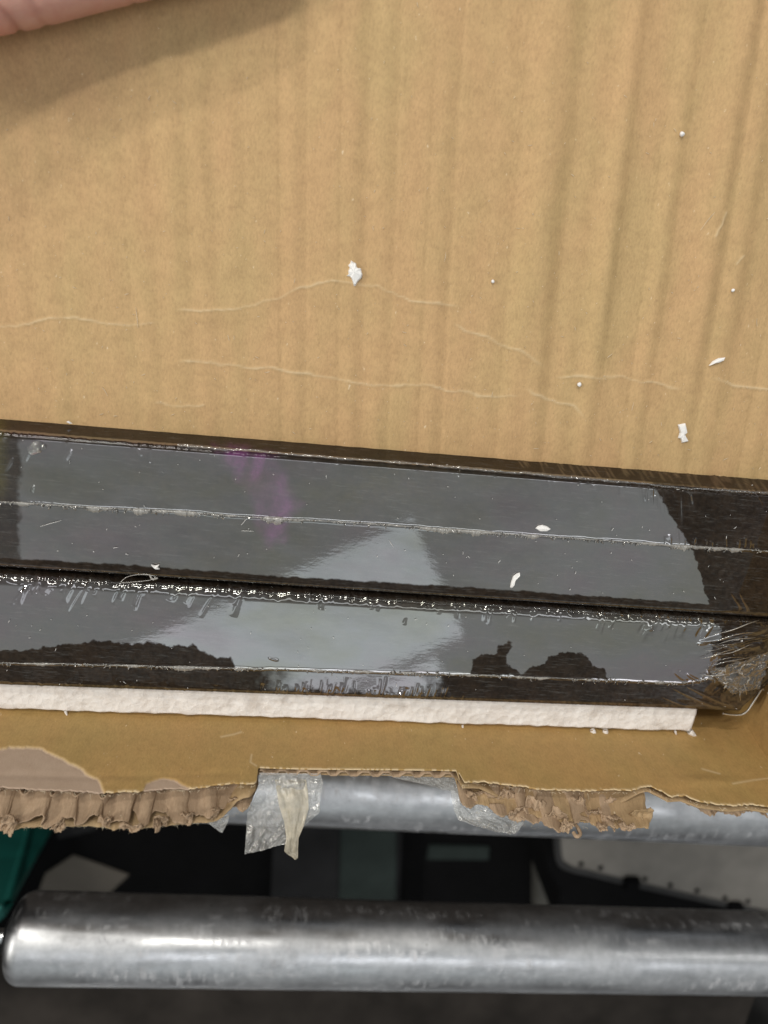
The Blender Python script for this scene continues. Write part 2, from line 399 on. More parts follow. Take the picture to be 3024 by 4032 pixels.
# teal bin
tb = thing('teal_bin', 'teal green plastic bin below the rollers at the left', 'bin')
def prism(name, top, bot, mat, parent):
    V = [np.asarray(p) for p in top+bot]; n = len(top)
    fc = [tuple(range(n)), tuple(range(2*n-1, n-1, -1))]+[(i, i+n, (i+1) % n+n, (i+1) % n) for i in range(n)]
    o = mesh_obj(name, V, fc, mat, parent, False)
    bm = bmesh.new(); bm.from_mesh(o.data); bmesh.ops.recalc_face_normals(bm, faces=bm.faces)
    bmesh.ops.bevel(bm, geom=list(bm.edges), offset=.003, segments=3, affect='EDGES'); bm.to_mesh(o.data); bm.free()
    return o
a0 = P(22, 3570, -.28); a1 = P(110, 3225, -.66); b0 = P(30, 3600, -.30); b1 = P(238, 3225, -.68)
back = np.array([-.30, -.02, 0]); 
prism('bin_wall', [a0, b0, b0+np.array([-.25, -.30, 0]), a0+np.array([-.40, .05, 0])], [np.array([a1[0], a1[1], FZ+.001]), np.array([b1[0], b1[1], FZ+.001]), np.array([b1[0]-.3, b1[1]-.42, FZ+.001]), np.array([a1[0]-.45, a1[1]+.05, FZ+.001])], M_teal, tb)
rib0, rib1 = a0+np.array([.001, 0, .001]), np.array([a1[0], a1[1], FZ+.004])
dv = rib1-rib0; side = np.cross(dv, [0, 0, 1]); side /= np.linalg.norm(side)
Gr = np.zeros((40, 9, 3))
for i, t in enumerate(np.linspace(.02, .98, 40)):
    for j, a in enumerate(np.linspace(0, 2*math.pi, 9)):
        up2 = np.cross(side, dv/np.linalg.norm(dv)); Gr[i, j] = rib0+dv*t+.004*(side*math.cos(a)+up2*math.sin(a))
grid('corner_rib', Gr, M_teal, tb)

# ------------------------------------------------------------------ the cardboard box
box = thing('cardboard_box', 'opened brown corrugated cardboard box with torn near edge and raised inner flap', 'box')
Q0 = P(0, 2806, .064); Q1 = P(2740, 2894, .064)
u_ = Q1-Q0; u_ /= np.linalg.norm(u_); n_ = np.cross(u_, [0, 0, 1]); th = math.radians(4)
up_ = np.array([0, 0, 1.])*math.cos(th)+n_*math.sin(th); nn = np.cross(u_, up_)       # nn points outward, toward the viewer side
def onw(px, py, off=0.): return onplane(px, py, Q0+nn*off, nn)
def wuv(p):
    d = np.asarray(p)-Q0; return d @ u_, d @ up_
XBL, XBR = -.150, .196
edge_in = [(-500, 3100), (0, 3110), (150, 3117), (300, 3124), (400, 3131), (440, 3134), (500, 3128), (545, 3131), (575, 3122), (640, 3117), (700, 3112), (760, 3117), (800, 3114), (850, 3102), (920, 3099), (1000, 3099), (1010, 3090), (1016, 3037), (1019, 3035), (1400, 3041), (1797, 3048), (1803, 3052), (1808, 3088), (1826, 3092), (1900, 3090), (1960, 3098), (2060, 3108), (2130, 3120), (2300, 3126), (2400, 3120), (2480, 3124), (2530, 3112), (2560, 3110), (2600, 3128), (2640, 3150), (2690, 3146), (2760, 3172), (2830, 3180), (2880, 3186), (2960, 3180), (3024, 3192), (3300, 3215)]
E3 = np.array([onw(*p) for p in edge_in]); Eu = (E3-Q0) @ u_; Ev = (E3-Q0) @ up_
o_ = np.argsort(Eu); Eu = Eu[o_]; Ev = Ev[o_]
nu = 1100; us = np.linspace(XBL-Q0[0], .207-Q0[0], nu); nv = 150
jag = fbm(us*900, us*0, 5, 4)*.0013*(1-sstep(-.004, 0, us+Q0[0]-.002)*(1-sstep(.070, .0735, us+Q0[0])))
topv = np.interp(us, Eu, Ev)+jag
base_v = -.062
tt = np.concatenate([np.linspace(0, .35, 20, endpoint=False), np.linspace(.35, 1, nv-20)])
UU, TT = np.meshgrid(us, tt, indexing='ij'); VV = base_v+(topv[:, None]-base_v)*TT
G = Q0+UU[..., None]*u_+VV[..., None]*up_
px, py = pix(G)
bulge = fbm(UU*22, VV*22, 2, 3)*.0016+fbm(UU*90, VV*40, 4, 3)*.0004
# slight inward curl of the paper near the torn edge and a soft dent line along the fold
bulge += np.exp(-((py-3060-8*np.sin(px/260))/14)**2)*.0004*(px < 950)
cr = sstep(-.004, .0, UU-(XBR-Q0[0]-.006))*0
bulge = bulge*.6-.0010
bulge -= np.exp(-((px-2780)/120)**2-((py-3090)/20)**2)*.0006
G = G+nn*bulge[..., None]
polyA = [(-400, 2990), (-60, 2972), (0, 2962), (60, 2957), (110, 2955), (160, 2962), (230, 2990), (320, 3040), (385, 3082), (408, 3128), (420, 3170), (-400, 3170)]
polyB = [(552, 3135), (575, 3098), (612, 3080), (645, 3074), (690, 3084), (720, 3104), (742, 3112), (760, 3140)]
wob = fbm(px/26, py/26, 8, 4)*14
peel = np.maximum(sstep(-1.5, 1.5, sdf(px, py, polyA)+wob), sstep(-1.5, 1.5, sdf(px, py, polyB)+wob))
rim = np.exp(-((sdf(px, py, polyA)+wob)/5)**2)
G = G-nn*(-.0005*peel)[..., None]
scf = np.clip(np.exp(-((topv[:, None]-VV)/.0006)**2)*.8*(vn(px/9, py/9) > .35)+rim*.45, 0, 1)
for ln in ([(990, 2985), (985, 3015), (1010, 3030)], [(870, 2915), (920, 2905), (950, 2895)], [(2880, 3100), (2960, 3085), (3024, 3078)], [(2760, 3040), (2830, 3060)]):
    d, _, _ = polydist(px, py, ln); scf = np.clip(scf+np.exp(-(d/3.)**2)*.6, 0, 1)
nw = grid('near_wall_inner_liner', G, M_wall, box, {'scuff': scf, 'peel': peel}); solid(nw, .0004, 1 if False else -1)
# outer liner: full wall height, ragged top, 10 mm out where the board is splayed, 2 mm out inside the notch
def spl(u):     # splay thickness along the wall
    X = u+Q0[0]
    return .0022+.0078*(1-sstep(-.010, .001, X))+.004*sstep(.076, .090, X)*(1-sstep(.125, .140, X))
edge_out = [(-500, 3278), (0, 3270), (60, 3268), (100, 3260), (200, 3255), (360, 3255), (415, 3260), (450, 3271), (470, 3262), (560, 3262), (640, 3254), (720, 3246), (830, 3240), (880, 3225), (930, 3205), (985, 3172), (1008, 3140)]
so = np.array([onw(x, y, float(.010 if x < 950 else .006)) for x, y in edge_out])
Ou = np.concatenate([(so-Q0) @ u_]); Ov = (so-Q0) @ up_
outtop = np.where(us < Ou[-1], np.interp(us, Ou, Ov), np.interp(us, Eu, Ev)-.0008)+fbm(us*1300, us*0, 11, 4)*.0012
outtop = np.where(us > .1-Q0[0]*0+.0, np.minimum(outtop, np.interp(us, Eu, Ev)-.001), outtop)
t2 = np.linspace(0, 1, 40); U2, T2 = np.meshgrid(us, t2, indexing='ij')
V2 = base_v+(outtop[:, None]-base_v)*T2
off = .0025+(spl(us)[:, None]-.0025)*sstep(.62, .98, T2)+fbm(U2*60, V2*60, 21, 3)*.0012*T2
G2 = Q0+U2[..., None]*u_+V2[..., None]*up_+nn*np.maximum(off, .0012)[..., None]
solid(grid('near_wall_outer_liner', G2, M_outer, box), .0004)
# corrugated medium between the liners, torn and crumpled
def medium(name, x0, x1, low, pitch, seed, amp=.0024, scal=16, sag=.0045, crum=.0030, holes=(), drop=0., mat=None, rag_=30):
    n = int((x1-x0)*1.0); k = 80
    xs = np.linspace(x0, x1, n); up_edge = curve(edge_in)(xs); lo = curve(low)(xs)
    X, T = np.meshgrid(xs, np.linspace(0, 1, k), indexing='ij')
    ph = 2*np.pi*(X/pitch+1.0*fbm(X/170, T*.8, seed+1, 2)+seed*.13)
    wav = np.cos(ph); wav = np.sign(wav)*np.abs(wav)**.7
    lo = lo+scal*wav[:, -1]+fbm(xs/60, xs*0, seed, 3)*16
    G = np.zeros((n, k, 3)); t = np.linspace(0, 1, k)[:, None]
    for i, x in enumerate(xs):
        a = onw(x, up_edge[i]+4, .0006)-up_*(.0045+drop); b = onw(x, lo[i], .0075)-up_*drop
        G[i] = a*(1-t)+b*t-up_*(sag*np.sin(np.pi*t**.8))
    ragged = fbm(xs/13, xs*0, seed+8, 4)*rag_/12000.
    tail = sstep(.72, 1, T)
    G = G+(nn*.9+up_*.2)*(ragged[:, None]*tail)[..., None]
    rid = 1-np.abs(fbm(X/80, T*1.5, seed+2, 3))*4.5
    cru = rid*crum*.5+fbm(X/60, T*2, seed+3, 2)*crum*.6+fbm(X/24, T*5, seed+4, 3)*.0014
    crush = np.clip(vn(X/150, X*0, seed+14)*1.9-.25, .12, 1.25)
    h = amp*crush*wav*(.9+.1*T)+cru*(.25+.75*T)
    G = G+(up_*.85+nn*.25)*h[..., None]+u_*(fbm(X/45, T*3, seed+6, 3)*.0035*T)[..., None]
    # frayed rim curls up a little
    G = G+up_*(sstep(.9, 1, T)*(.0008+fbm(X/16, T*0, seed+12, 3)*.0022))[..., None]
    mask = np.ones(X.shape, bool)
    if holes:
        px, py = pix(G)
        for (hx, hy, rx, ry) in holes: mask &= ((px-hx)/rx)**2+((py-hy)/ry)**2 > 1+fbm(px/15, py/15, 5, 2)
    return solid(grid(name, G, mat or M_torn, box, mask=mask), .0003, 0)
medium('torn_corrugated_medium', -420, 1012, [(-420, 3212), (0, 3218), (200, 3222), (400, 3216), (600, 3218), (760, 3210), (820, 3196), (900, 3184), (960, 3160), (1012, 3120)], 118, 3, .0045, -38, .0060, .0020, rag_=10)
medium('torn_corrugated_medium', 1812, 2500, [(1812, 3140), (1900, 3168), (2000, 3205), (2100, 3222), (2230, 3240), (2330, 3222), (2420, 3226), (2500, 3190)], 112, 9, .0046, -34, .0060, .0050, ((1960, 3152, 66, 12), (2227, 3190, 18, 7), (2318, 3205, 32, 11)), rag_=14)
medium('torn_liner_flap', 1830, 2582, [(1830, 3165), (1900, 3190), (2000, 3222), (2170, 3250), (2230, 3282), (2262, 3262), (2330, 3258), (2352, 3285), (2420, 3284), (2480, 3286), (2530, 3284), (2572, 3272), (2582, 3250)], 900, 29, .0006, 2, .003, .0025, (), .0045, M_outer, 14)
medium('torn_corrugated_medium', 2700, 3010, [(2700, 3160), (2760, 3185), (2800, 3200), (2850, 3190), (2950, 3190), (3010, 3200)], 120, 15, .0005, 2, .001, .0015)
def scrap(cx, cy, w, h, rot, curl, seed, off=.006, lift=.0, mat=None, crum=.0022):
    n = 34; a = np.linspace(-1, 1, n); A_, B_ = np.meshgrid(a, a, indexing='ij')
    c = onw(cx, cy, off)+up_*lift; sc = .235/F
    ax = u_*math.cos(rot)+nn*math.sin(rot); bx = -u_*math.sin(rot)+nn*math.cos(rot)
    G = c+A_[..., None]*ax*w*sc*.5+B_[..., None]*bx*h*sc*.5
    z = curl*(B_**2+.5*A_*B_)+(1-np.abs(fbm(A_*1.6, B_*1.6, seed, 4))*4.5)*crum+fbm(A_*4, B_*4, seed+3, 3)*.0006
    G = G+up_*z[..., None]+nn*(fbm(A_*2, B_*2, seed+5, 3)*.002)[..., None]
    th_ = np.arctan2(B_, A_); rr = np.maximum(np.abs(A_), np.abs(B_))*.55+np.hypot(A_, B_)*.45
    mask = rr < .86+fbm(np.cos(th_)*1.6+5, np.sin(th_)*1.6+seed, seed, 3)*.45
    return solid(grid('torn_paper_scrap', G, mat or M_torn, box, mask=mask), .0003, 0)
sr = np.random.default_rng(57)
for (x, y, w, h, rot, cu) in ((1905, 3112, 110, 60, .1, .0022), (1850, 3120, 60, 50, -.5, .001), (1990, 3130, 110, 90, .5, -.002), (2030, 3185, 100, 80, -.3, .0025), (2100, 3170, 110, 110, .3, -.0018), (2180, 3200, 95, 110, .9, .002), (2225, 3235, 60, 70, .6, .001),
        (2270, 3160, 90, 90, -.4, -.002), (2330, 3185, 90, 70, .2, .0022), (2390, 3150, 100, 80, -.6, .0015), (2400, 3215, 90, 80, .5, .0018), (2450, 3140, 70, 60, .8, -.0015), (2370, 3250, 60, 36, 0, .001), (2470, 3250, 90, 34, .1, .0008)):
    scrap(x, y, w, h, rot, cu, int(sr.integers(1, 900)), .0065, -.001 if y > 3240 else .0005)
scrap(2520, 3205, 130, 105, .05, .0012, 333, .0065, .0005, M_outer, .0008)
for (x, y, w, h, rot, cu) in ((45, 3215, 70, 90, .2, .003), (240, 3225, 70, 46, -.6, .002), (420, 3205, 60, 40, .3, .0015), (640, 3200, 70, 50, .2, .002), (625, 3222, 50, 34, .9, .002), (740, 3190, 60, 70, .1, .0025), (850, 3170, 50, 60, .4, .002), (935, 3130, 90, 60, .2, .002), (520, 3232, 100, 40, .1, .001)):
    scrap(x, y, w, h, rot, cu, int(sr.integers(1, 900)), .0065, .0012, None, .0018)
# fuzzy fibres along the torn rims
def fuzz(name, spots, mat):
    V = []; Fc = []
    for (p, d, l, w) in spots:
        b = len(V); s1 = np.cross(d, [.3, .5, .8]); s1 /= np.linalg.norm(s1); bend = np.cross(s1, d)*sr.normal(0, .35)
        for i in range(4):
            t = i/3; q = p+d*l*t+bend*l*t*t; V += [q+s1*w*(1-.6*t), q-s1*w*(1-.6*t), q+np.cross(s1, d)*w]
        for i in range(3):
            for j in range(3): Fc.append((b+i*3+j, b+i*3+(j+1) % 3, b+i*3+3+(j+1) % 3, b+i*3+3+j))
    o = mesh_obj(name, V, Fc, mat, box); o['kind'] = 'stuff'
fz_ = []
for _ in range(420):
    if sr.random() < .55: x = sr.uniform(-60, 1005); y = np.interp(x, [e[0] for e in edge_out], [e[1] for e in edge_out])-3; off = .0098 if x < 950 else .006
    else: x = sr.uniform(1830, 2575); y = sr.uniform(3110, 3262); off = .0065
    d = nn*sr.uniform(.2, 1)+up_*sr.uniform(-.3, .8)+u_*sr.normal(0, .7); d /= np.linalg.norm(d)
    fz_.append((onw(x, y, off), d, sr.choice([.0005, .0009, .0018], p=[.7, .25, .05]), .00004))
for _ in range(300):
    x = sr.uniform(-60, 3020); y = np.interp(x, [e[0] for e in edge_in], [e[1] for e in edge_in])-2
    if 1016 < x < 1800: continue
    d = nn*sr.normal(0, .6)+up_*sr.uniform(.1, .9)+u_*sr.normal(0, .7); d /= np.linalg.norm(d)
    fz_.append((onw(x, y, -.0008), d, sr.choice([.0005, .001, .0018], p=[.6, .3, .1]), .00006))
fuzz('torn_fibre_fuzz', fz_, M_fibre)
# inside the notch: the board's own flute wave between the two liners
nn_u = np.linspace(onw(1022, 3036)[0]-Q0[0], onw(1792, 3048)[0]-Q0[0], 520)
kv = 10; Tn = np.linspace(0, 1, kv)
wv = .0010+.00085*np.clip(1.6*np.sin(2*np.pi*nn_u/.0072+.8*fbm(nn_u*120, nn_u*0, 2, 2)*4), -1, 1)
tpn = np.interp(nn_u, Eu, Ev)-.0002
Gn = Q0+nn_u[:, None, None]*u_+(tpn[:, None]-.03*(1-Tn)[None, :])[..., None]*up_+nn*(wv[:, None]*np.ones(kv))[..., None]
solid(grid('notch_flute_wave', Gn, M_torn, box), .00035, 0)
# loose paper curl under the torn right part
cq = [onw(x, y, .009) for x, y in ((2262, 3240), (2276, 3262), (2284, 3285), (2270, 3294), (2258, 3278))]
def tube(name, pts, r, mat, parent=None, seg=6):
    pts = np.array(pts, float); n = len(pts); G = np.zeros((seg, n, 3))
    r = np.broadcast_to(np.asarray(r, float), (n,))
    for i in range(n):
        d = pts[min(i+1, n-1)]-pts[max(i-1, 0)]; d /= np.linalg.norm(d)+1e-12
        s = np.cross(d, [.13, .2, .97]); s /= np.linalg.norm(s); w = np.cross(s, d)
        for j in range(seg):
            a = 2*math.pi*j/seg; G[j, i] = pts[i]+r[i]*(s*math.cos(a)+w*math.sin(a))
    return grid(name, G, mat, parent, closed_u=True)
def spline(pts, n):
    pts = np.array(pts, float); s = np.linspace(0, len(pts)-1, n); out = []
    for x in s:
        i = min(int(x), len(pts)-2); t = x-i
        p0, p1, p2, p3 = pts[max(i-1, 0)], pts[i], pts[i+1], pts[min(i+2, len(pts)-1)]
        out.append(.5*((2*p1)+(-p0+p2)*t+(2*p0-5*p1+4*p2-p3)*t*t+(-p0+3*p1-3*p2+p3)*t**3))
    return np.array(out)
tube('paper_curl', spline(cq, 20), .0007, M_torn, box)

# far wall, side walls, bottom of the box
YF0 = P(0, 1655, .045); YF1 = P(3024, 1870, .045); fdir = YF1-YF0; fdir /= np.linalg.norm(fdir)
def board(name, p, q, z0, z1, t, mat):     # upright board from p to q (xy), thickness t to the left of p->q
    p = np.array([p[0], p[1]]); q = np.array([q[0], q[1]]); d = (q-p)/np.linalg.norm(q-p); nr = np.array([-d[1], d[0]])
    n = 60; k = 30
    xs = np.linspace(0, 1, n); zs = np.linspace(z0, z1, k); X, Zz = np.meshgrid(xs, zs, indexing='ij')
    off = fbm(X*7, Zz*30, 31, 3)*.001
    G = np.zeros((n, k, 3)); b = p+(q-p)*X[..., None]+nr*off[..., None]
    G[..., :2] = b; G[..., 2] = Zz
    o = grid(name, G, mat, box, {'scuff': np.zeros((n, k)), 'peel': np.zeros((n, k))}); solid(o, t, 1); return o
nearL = Q0+u_*(XBL-Q0[0]); nearR = Q0+u_*(XBR+.004-Q0[0])
farL = YF0+fdir*(XBL-YF0[0]); farR = YF0+fdir*(XBR+.012-YF0[0])
Rn, Rk = np.meshgrid(np.linspace(0, 1, 60), np.linspace(.004, .104, 40), indexing='ij')
Gw = np.zeros((60, 40, 3)); Gw[..., 0] = .2075-.165*np.clip(Rk-.01, 0, 1)+.006*(1-Rn)+fbm(Rn*5, Rk*40, 33, 3)*.0012
Gw[..., 1] = (farR[1]+.004)*(1-Rn)+(-.1605-.05*Rk)*Rn; Gw[..., 2] = Rk
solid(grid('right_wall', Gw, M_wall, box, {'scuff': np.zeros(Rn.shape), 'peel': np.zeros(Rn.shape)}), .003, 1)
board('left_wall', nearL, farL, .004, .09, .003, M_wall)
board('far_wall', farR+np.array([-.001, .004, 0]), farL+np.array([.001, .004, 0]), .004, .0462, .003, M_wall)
V = [np.array([*p[:2], z]) for z in (.0005, .0038) for p in (nearL, nearR, farR+np.array([0, .006, 0]), farL+np.array([0, .006, 0]))]
mesh_obj('box_bottom', V, [(3, 2, 1, 0), (4, 5, 6, 7), (0, 1, 5, 4), (1, 2, 6, 5), (2, 3, 7, 6), (3, 0, 4, 7)], M_outer, box, False)

# raised flap: gentle washboard along the flutes, paper creases near the fold
def flap_grid():
    xs = np.linspace(-.128, .235, 640); ys = np.linspace(-.0640, .155, 420)
    X, Y = np.meshgrid(xs, ys, indexing='ij')
    Y = Y+.030*(X+.094)*(1-sstep(-.06, .15, Y))          # near edge follows the box line
    Z0 = .054-.0148*(X+.09)+.006*np.clip(Y+.06, 0, 9)
    # the hand lifts the left edge a little
    Z0 = Z0+.004*np.exp(-((X+.12)/.05)**2)*sstep(.0, .09, Y)
    base = np.stack([X, Y, Z0], -1); px, py = pix(base)
    w = X+.105*(Y-.02)                                    # coordinate across the flutes
    w = w+fbm(X*9, Y*9, 41, 2)*.0022
    pitch = .0094
    k = np.floor(w/pitch); f = w/pitch-k
    kk = k.astype(int)
    amp = _L[(kk*7) % 256, 11]; amp = .12+.95*amp**2
    h = -np.cos(2*np.pi*f)*.5*amp*.00066*(.6+.4*sstep(-.02, .10, X))
    fade = (.35+.65*sstep(-.05, .02, Y))*(.65+.7*vn(X*25, Y*14, 9))
    h = h*(.55+.9*vn(X*22, Y*10, 12))
    for wx, wy, a, s in ((2165, 400, .00056, .0034), (2455, 400, .00048, .0030), (2870, 400, .00062, .0036), (2640, 700, .00024, .003), (1700, 500, .00014, .0034), (1330, 900, .00014, .0032), (700, 900, .0001, .003), (3010, 300, .0004, .003)):
        q = P(wx, wy, .05); wq = q[0]+.105*(q[1]-.02)
        h = h+3.6*a*np.exp(-np.abs((w-wq)/(s*1.5))**2.0)*fade
    h = h+fbm(X*18, Y*8, 44, 3)*.0009+fbm(X*120, Y*60, 46, 3)*.00010
    scuff = np.zeros(X.shape)
    creases = [[(-80, 1300), (0, 1288), (100, 1272), (190, 1258), (290, 1256), (400, 1270), (510, 1278), (640, 1268)],
        [(680, 1222), (780, 1222), (930, 1210), (1080, 1175), (1190, 1130), (1290, 1108), (1400, 1112), (1500, 1130), (1560, 1160), (1640, 1190), (1740, 1200), (1830, 1212)],
        [(1770, 1255), (1830, 1298), (1900, 1320), (2020, 1370), (2090, 1410), (2150, 1450)],
        [(690, 1412), (830, 1428), (1000, 1448), (1150, 1460), (1330, 1490), (1430, 1515), (1560, 1518), (1700, 1520), (1780, 1540), (1900, 1560), (2060, 1560)],
        [(2180, 1490), (2260, 1480), (2340, 1490), (2450, 1490), (2560, 1505), (2700, 1530)],
        [(2060, 1520), (2130, 1560), (2200, 1590), (2260, 1595), (2310, 1650)],
        [(2780, 1495), (2850, 1500), (2960, 1525), (3100, 1540)], [(620, 1585), (700, 1590), (800, 1592)],
        [(2850, 840), (2830, 880), (2800, 930)], [(2920, 1010), (2890, 1040)]]
    for ci, ln in enumerate(creases):
        pj = px+fbm(px/60, py/60, 51+ci, 3)*16; qj = py+fbm(px/70, py/70, 61+ci, 5)*34
        d, t, tot = polydist(pj, qj, ln)
        en = sstep(0, 60, t)*(1-sstep(tot-70, tot, t)) if tot > 200 else 1
        gap = .6+.4*sstep(.42, .62, vn(t/85, t*0+ci, 5))
        h = h+(np.exp(-(d/5.0)**2)*.00020-np.exp(-((d-11)/10.)**2)*.00008+np.exp(-(d/40.)**2)*.00025)*en*gap
        scuff = np.maximum(scuff, np.exp(-(d/4.0)**2)*en*gap*.62)
    base[..., 2] += h
    return base, scuff
FG, fsc = flap_grid()
flap = grid('inner_flap', FG, M_kraft, box, {'scuff': fsc, 'peel': np.zeros(fsc.shape)}); solid(flap, .003)
def flapz(x, y):
    i = int(round((x+.128)/.363*639)); i = max(0, min(639, i)); j = int(np.argmin(abs(FG[i, :, 1]-y))); return FG[i, j, 2]

# ------------------------------------------------------------------ packing tape left on the torn edge (parts of the box)
tq = onw(1400, 3041, .001); tn = np.array([.03, .40, .92]); tn /= np.linalg.norm(tn)
def sheet(name, left, right, mat, seed, crum=.0012, n=70, k=50, lift=0., wl=1.):
    lf = np.array(left, float); rt = np.array(right, float)
    s = np.linspace(0, 1, n)
    par = lambda a: np.stack([np.interp(s, np.linspace(0, 1, len(a)), a[:, j]) for j in (0, 1)], -1)
    A_, B_ = par(lf), par(rt); G = np.zeros((n, k, 3))
    for i in range(n):
        for j, t in enumerate(np.linspace(0, 1, k)):
            p = A_[i]*(1-t)+B_[i]*t
            jy = 5*fbm(p[0]/14, 3., seed, 3)*(i/n)
            G[i, j] = onplane(p[0], p[1]+jy*2, tq, tn)
    Pm = np.meshgrid(np.linspace(0, 1, n), np.linspace(0, 1, k), indexing='ij')
    rr = np.abs(fbm(Pm[0]*5*wl, Pm[1]*5*wl, seed, 4))*2-.25
    G = G+tn*(rr*crum*sstep(0, .15, Pm[0])+lift*sstep(0, .3, Pm[0]))[..., None]
    return grid(name, G, mat, box)
sheet('clear_tape_piece', [(1022, 3042), (1016, 3090), (1000, 3145), (974, 3200), (968, 3290), (963, 3364)], [(1262, 3046), (1272, 3080), (1262, 3140), (1258, 3200), (1190, 3262), (1120, 3326)], M_tape, 71, .0022)
sheet('bunched_tape_strip', [(1082, 3070), (1090, 3120), (1098, 3170), (1118, 3230), (1126, 3290), (1118, 3345), (1160, 3378)], [(1205, 3070), (1212, 3120), (1214, 3180), (1196, 3240), (1174, 3292), (1172, 3340), (1172, 3372)], M_tapeb, 75, .0012, lift=.0018, wl=.5)
sheet('clear_tape_piece', [(1500, 3048), (1580, 3070), (1680, 3092), (1750, 3112)], [(1793, 3052), (1797, 3075), (1801, 3100), (1806, 3122)], M_tape, 79, .0010)
sheet('clear_tape_piece', [(1776, 3112), (1780, 3157), (1790, 3195), (1806, 3230), (1890, 3256), (1952, 3276)], [(1850, 3120), (1900, 3160), (1960, 3195), (2020, 3215), (2064, 3236), (2032, 3284)], M_tape, 83, .0020)
sheet('clear_tape_piece', [(795, 3232), (830, 3250), (868, 3276)], [(900, 3205), (898, 3235), (876, 3278)], M_tape, 87, .0006, 20, 20)

tube('edge_rail', spline(tube_pts, 60), .0045, M_rail, wb, 10)
# ------------------------------------------------------------------ polystyrene strip
zf = .066
fs = thing('foam_strip', 'long white polystyrene strip wedged between black package and box wall', 'foam')
xs = np.linspace(-.140, P(2738, 2850, zf)[0], 700)
def lineY(a, b, z):
    p, q = P(*a, z), P(*b, z); return lambda x: p[1]+(x-p[0])*(q[1]-p[1])/(q[0]-p[0])
yn = lineY((0, 2797), (2740, 2886), zf)(xs)+fbm(xs*260, xs*0, 91, 4)*.0010
yf = lineY((0, 2690), (2740, 2785), zf)(xs)
yf = yf+.0; rows = []
k = 40
for t in np.linspace(0, 1, k):
    rows.append(np.stack([xs, yn*(1-t)+yf*t, np.full_like(xs, zf)], -1))
G = np.stack(rows, 1)
G[..., 2] += fbm(G[..., 0]*160, G[..., 1]*160, 93, 4)*.0009+fbm(G[..., 0]*30, G[..., 1]*30, 94, 2)*.0008
tv = np.linspace(0, 1, k)[None, :]
G[..., 2] -= .0012*np.exp(-(tv/.05)**2)
xe = sstep(xs[-1]-.0015, xs[-1], xs)[:, None]; G[..., 2] -= .0016*xe
# side faces by extending the grid down on both sides
dn = G[:, :1].copy(); dn[..., 2] = .005; up2 = G[:, -1:].copy(); up2[..., 2] = .005
grid('strip', np.concatenate([dn, G, up2], 1), M_foam, fs)
e = G[-1]; mesh_obj('strip_end', list(e)+[(p[0], p[1], .005) for p in e], [(i, i+1, k+i+1, k+i) for i in range(k-1)], M_foam, fs)
for (x, y, a, l) in ((2338, 2886, .6, .0026), (2384, 2890, .2, .0028), (2726, 2890, .9, .0030), (2660, 2884, .5, .0012), (1822, 2862, .3, .001), (260, 2806, .4, .0012)):
    q = P(x, y, zf); dr = np.array([math.sin(a), -math.cos(a), .15]); sd = np.array([math.cos(a), math.sin(a), 0])
    pts = [q+dr*l*t*1.0 for t in np.linspace(-.6, 1, 6)]
    tube('foam_shred', pts, np.array([.0009, .0010, .0009, .0008, .0006, .0003])*l/.0026*1.1, M_foam, fs)

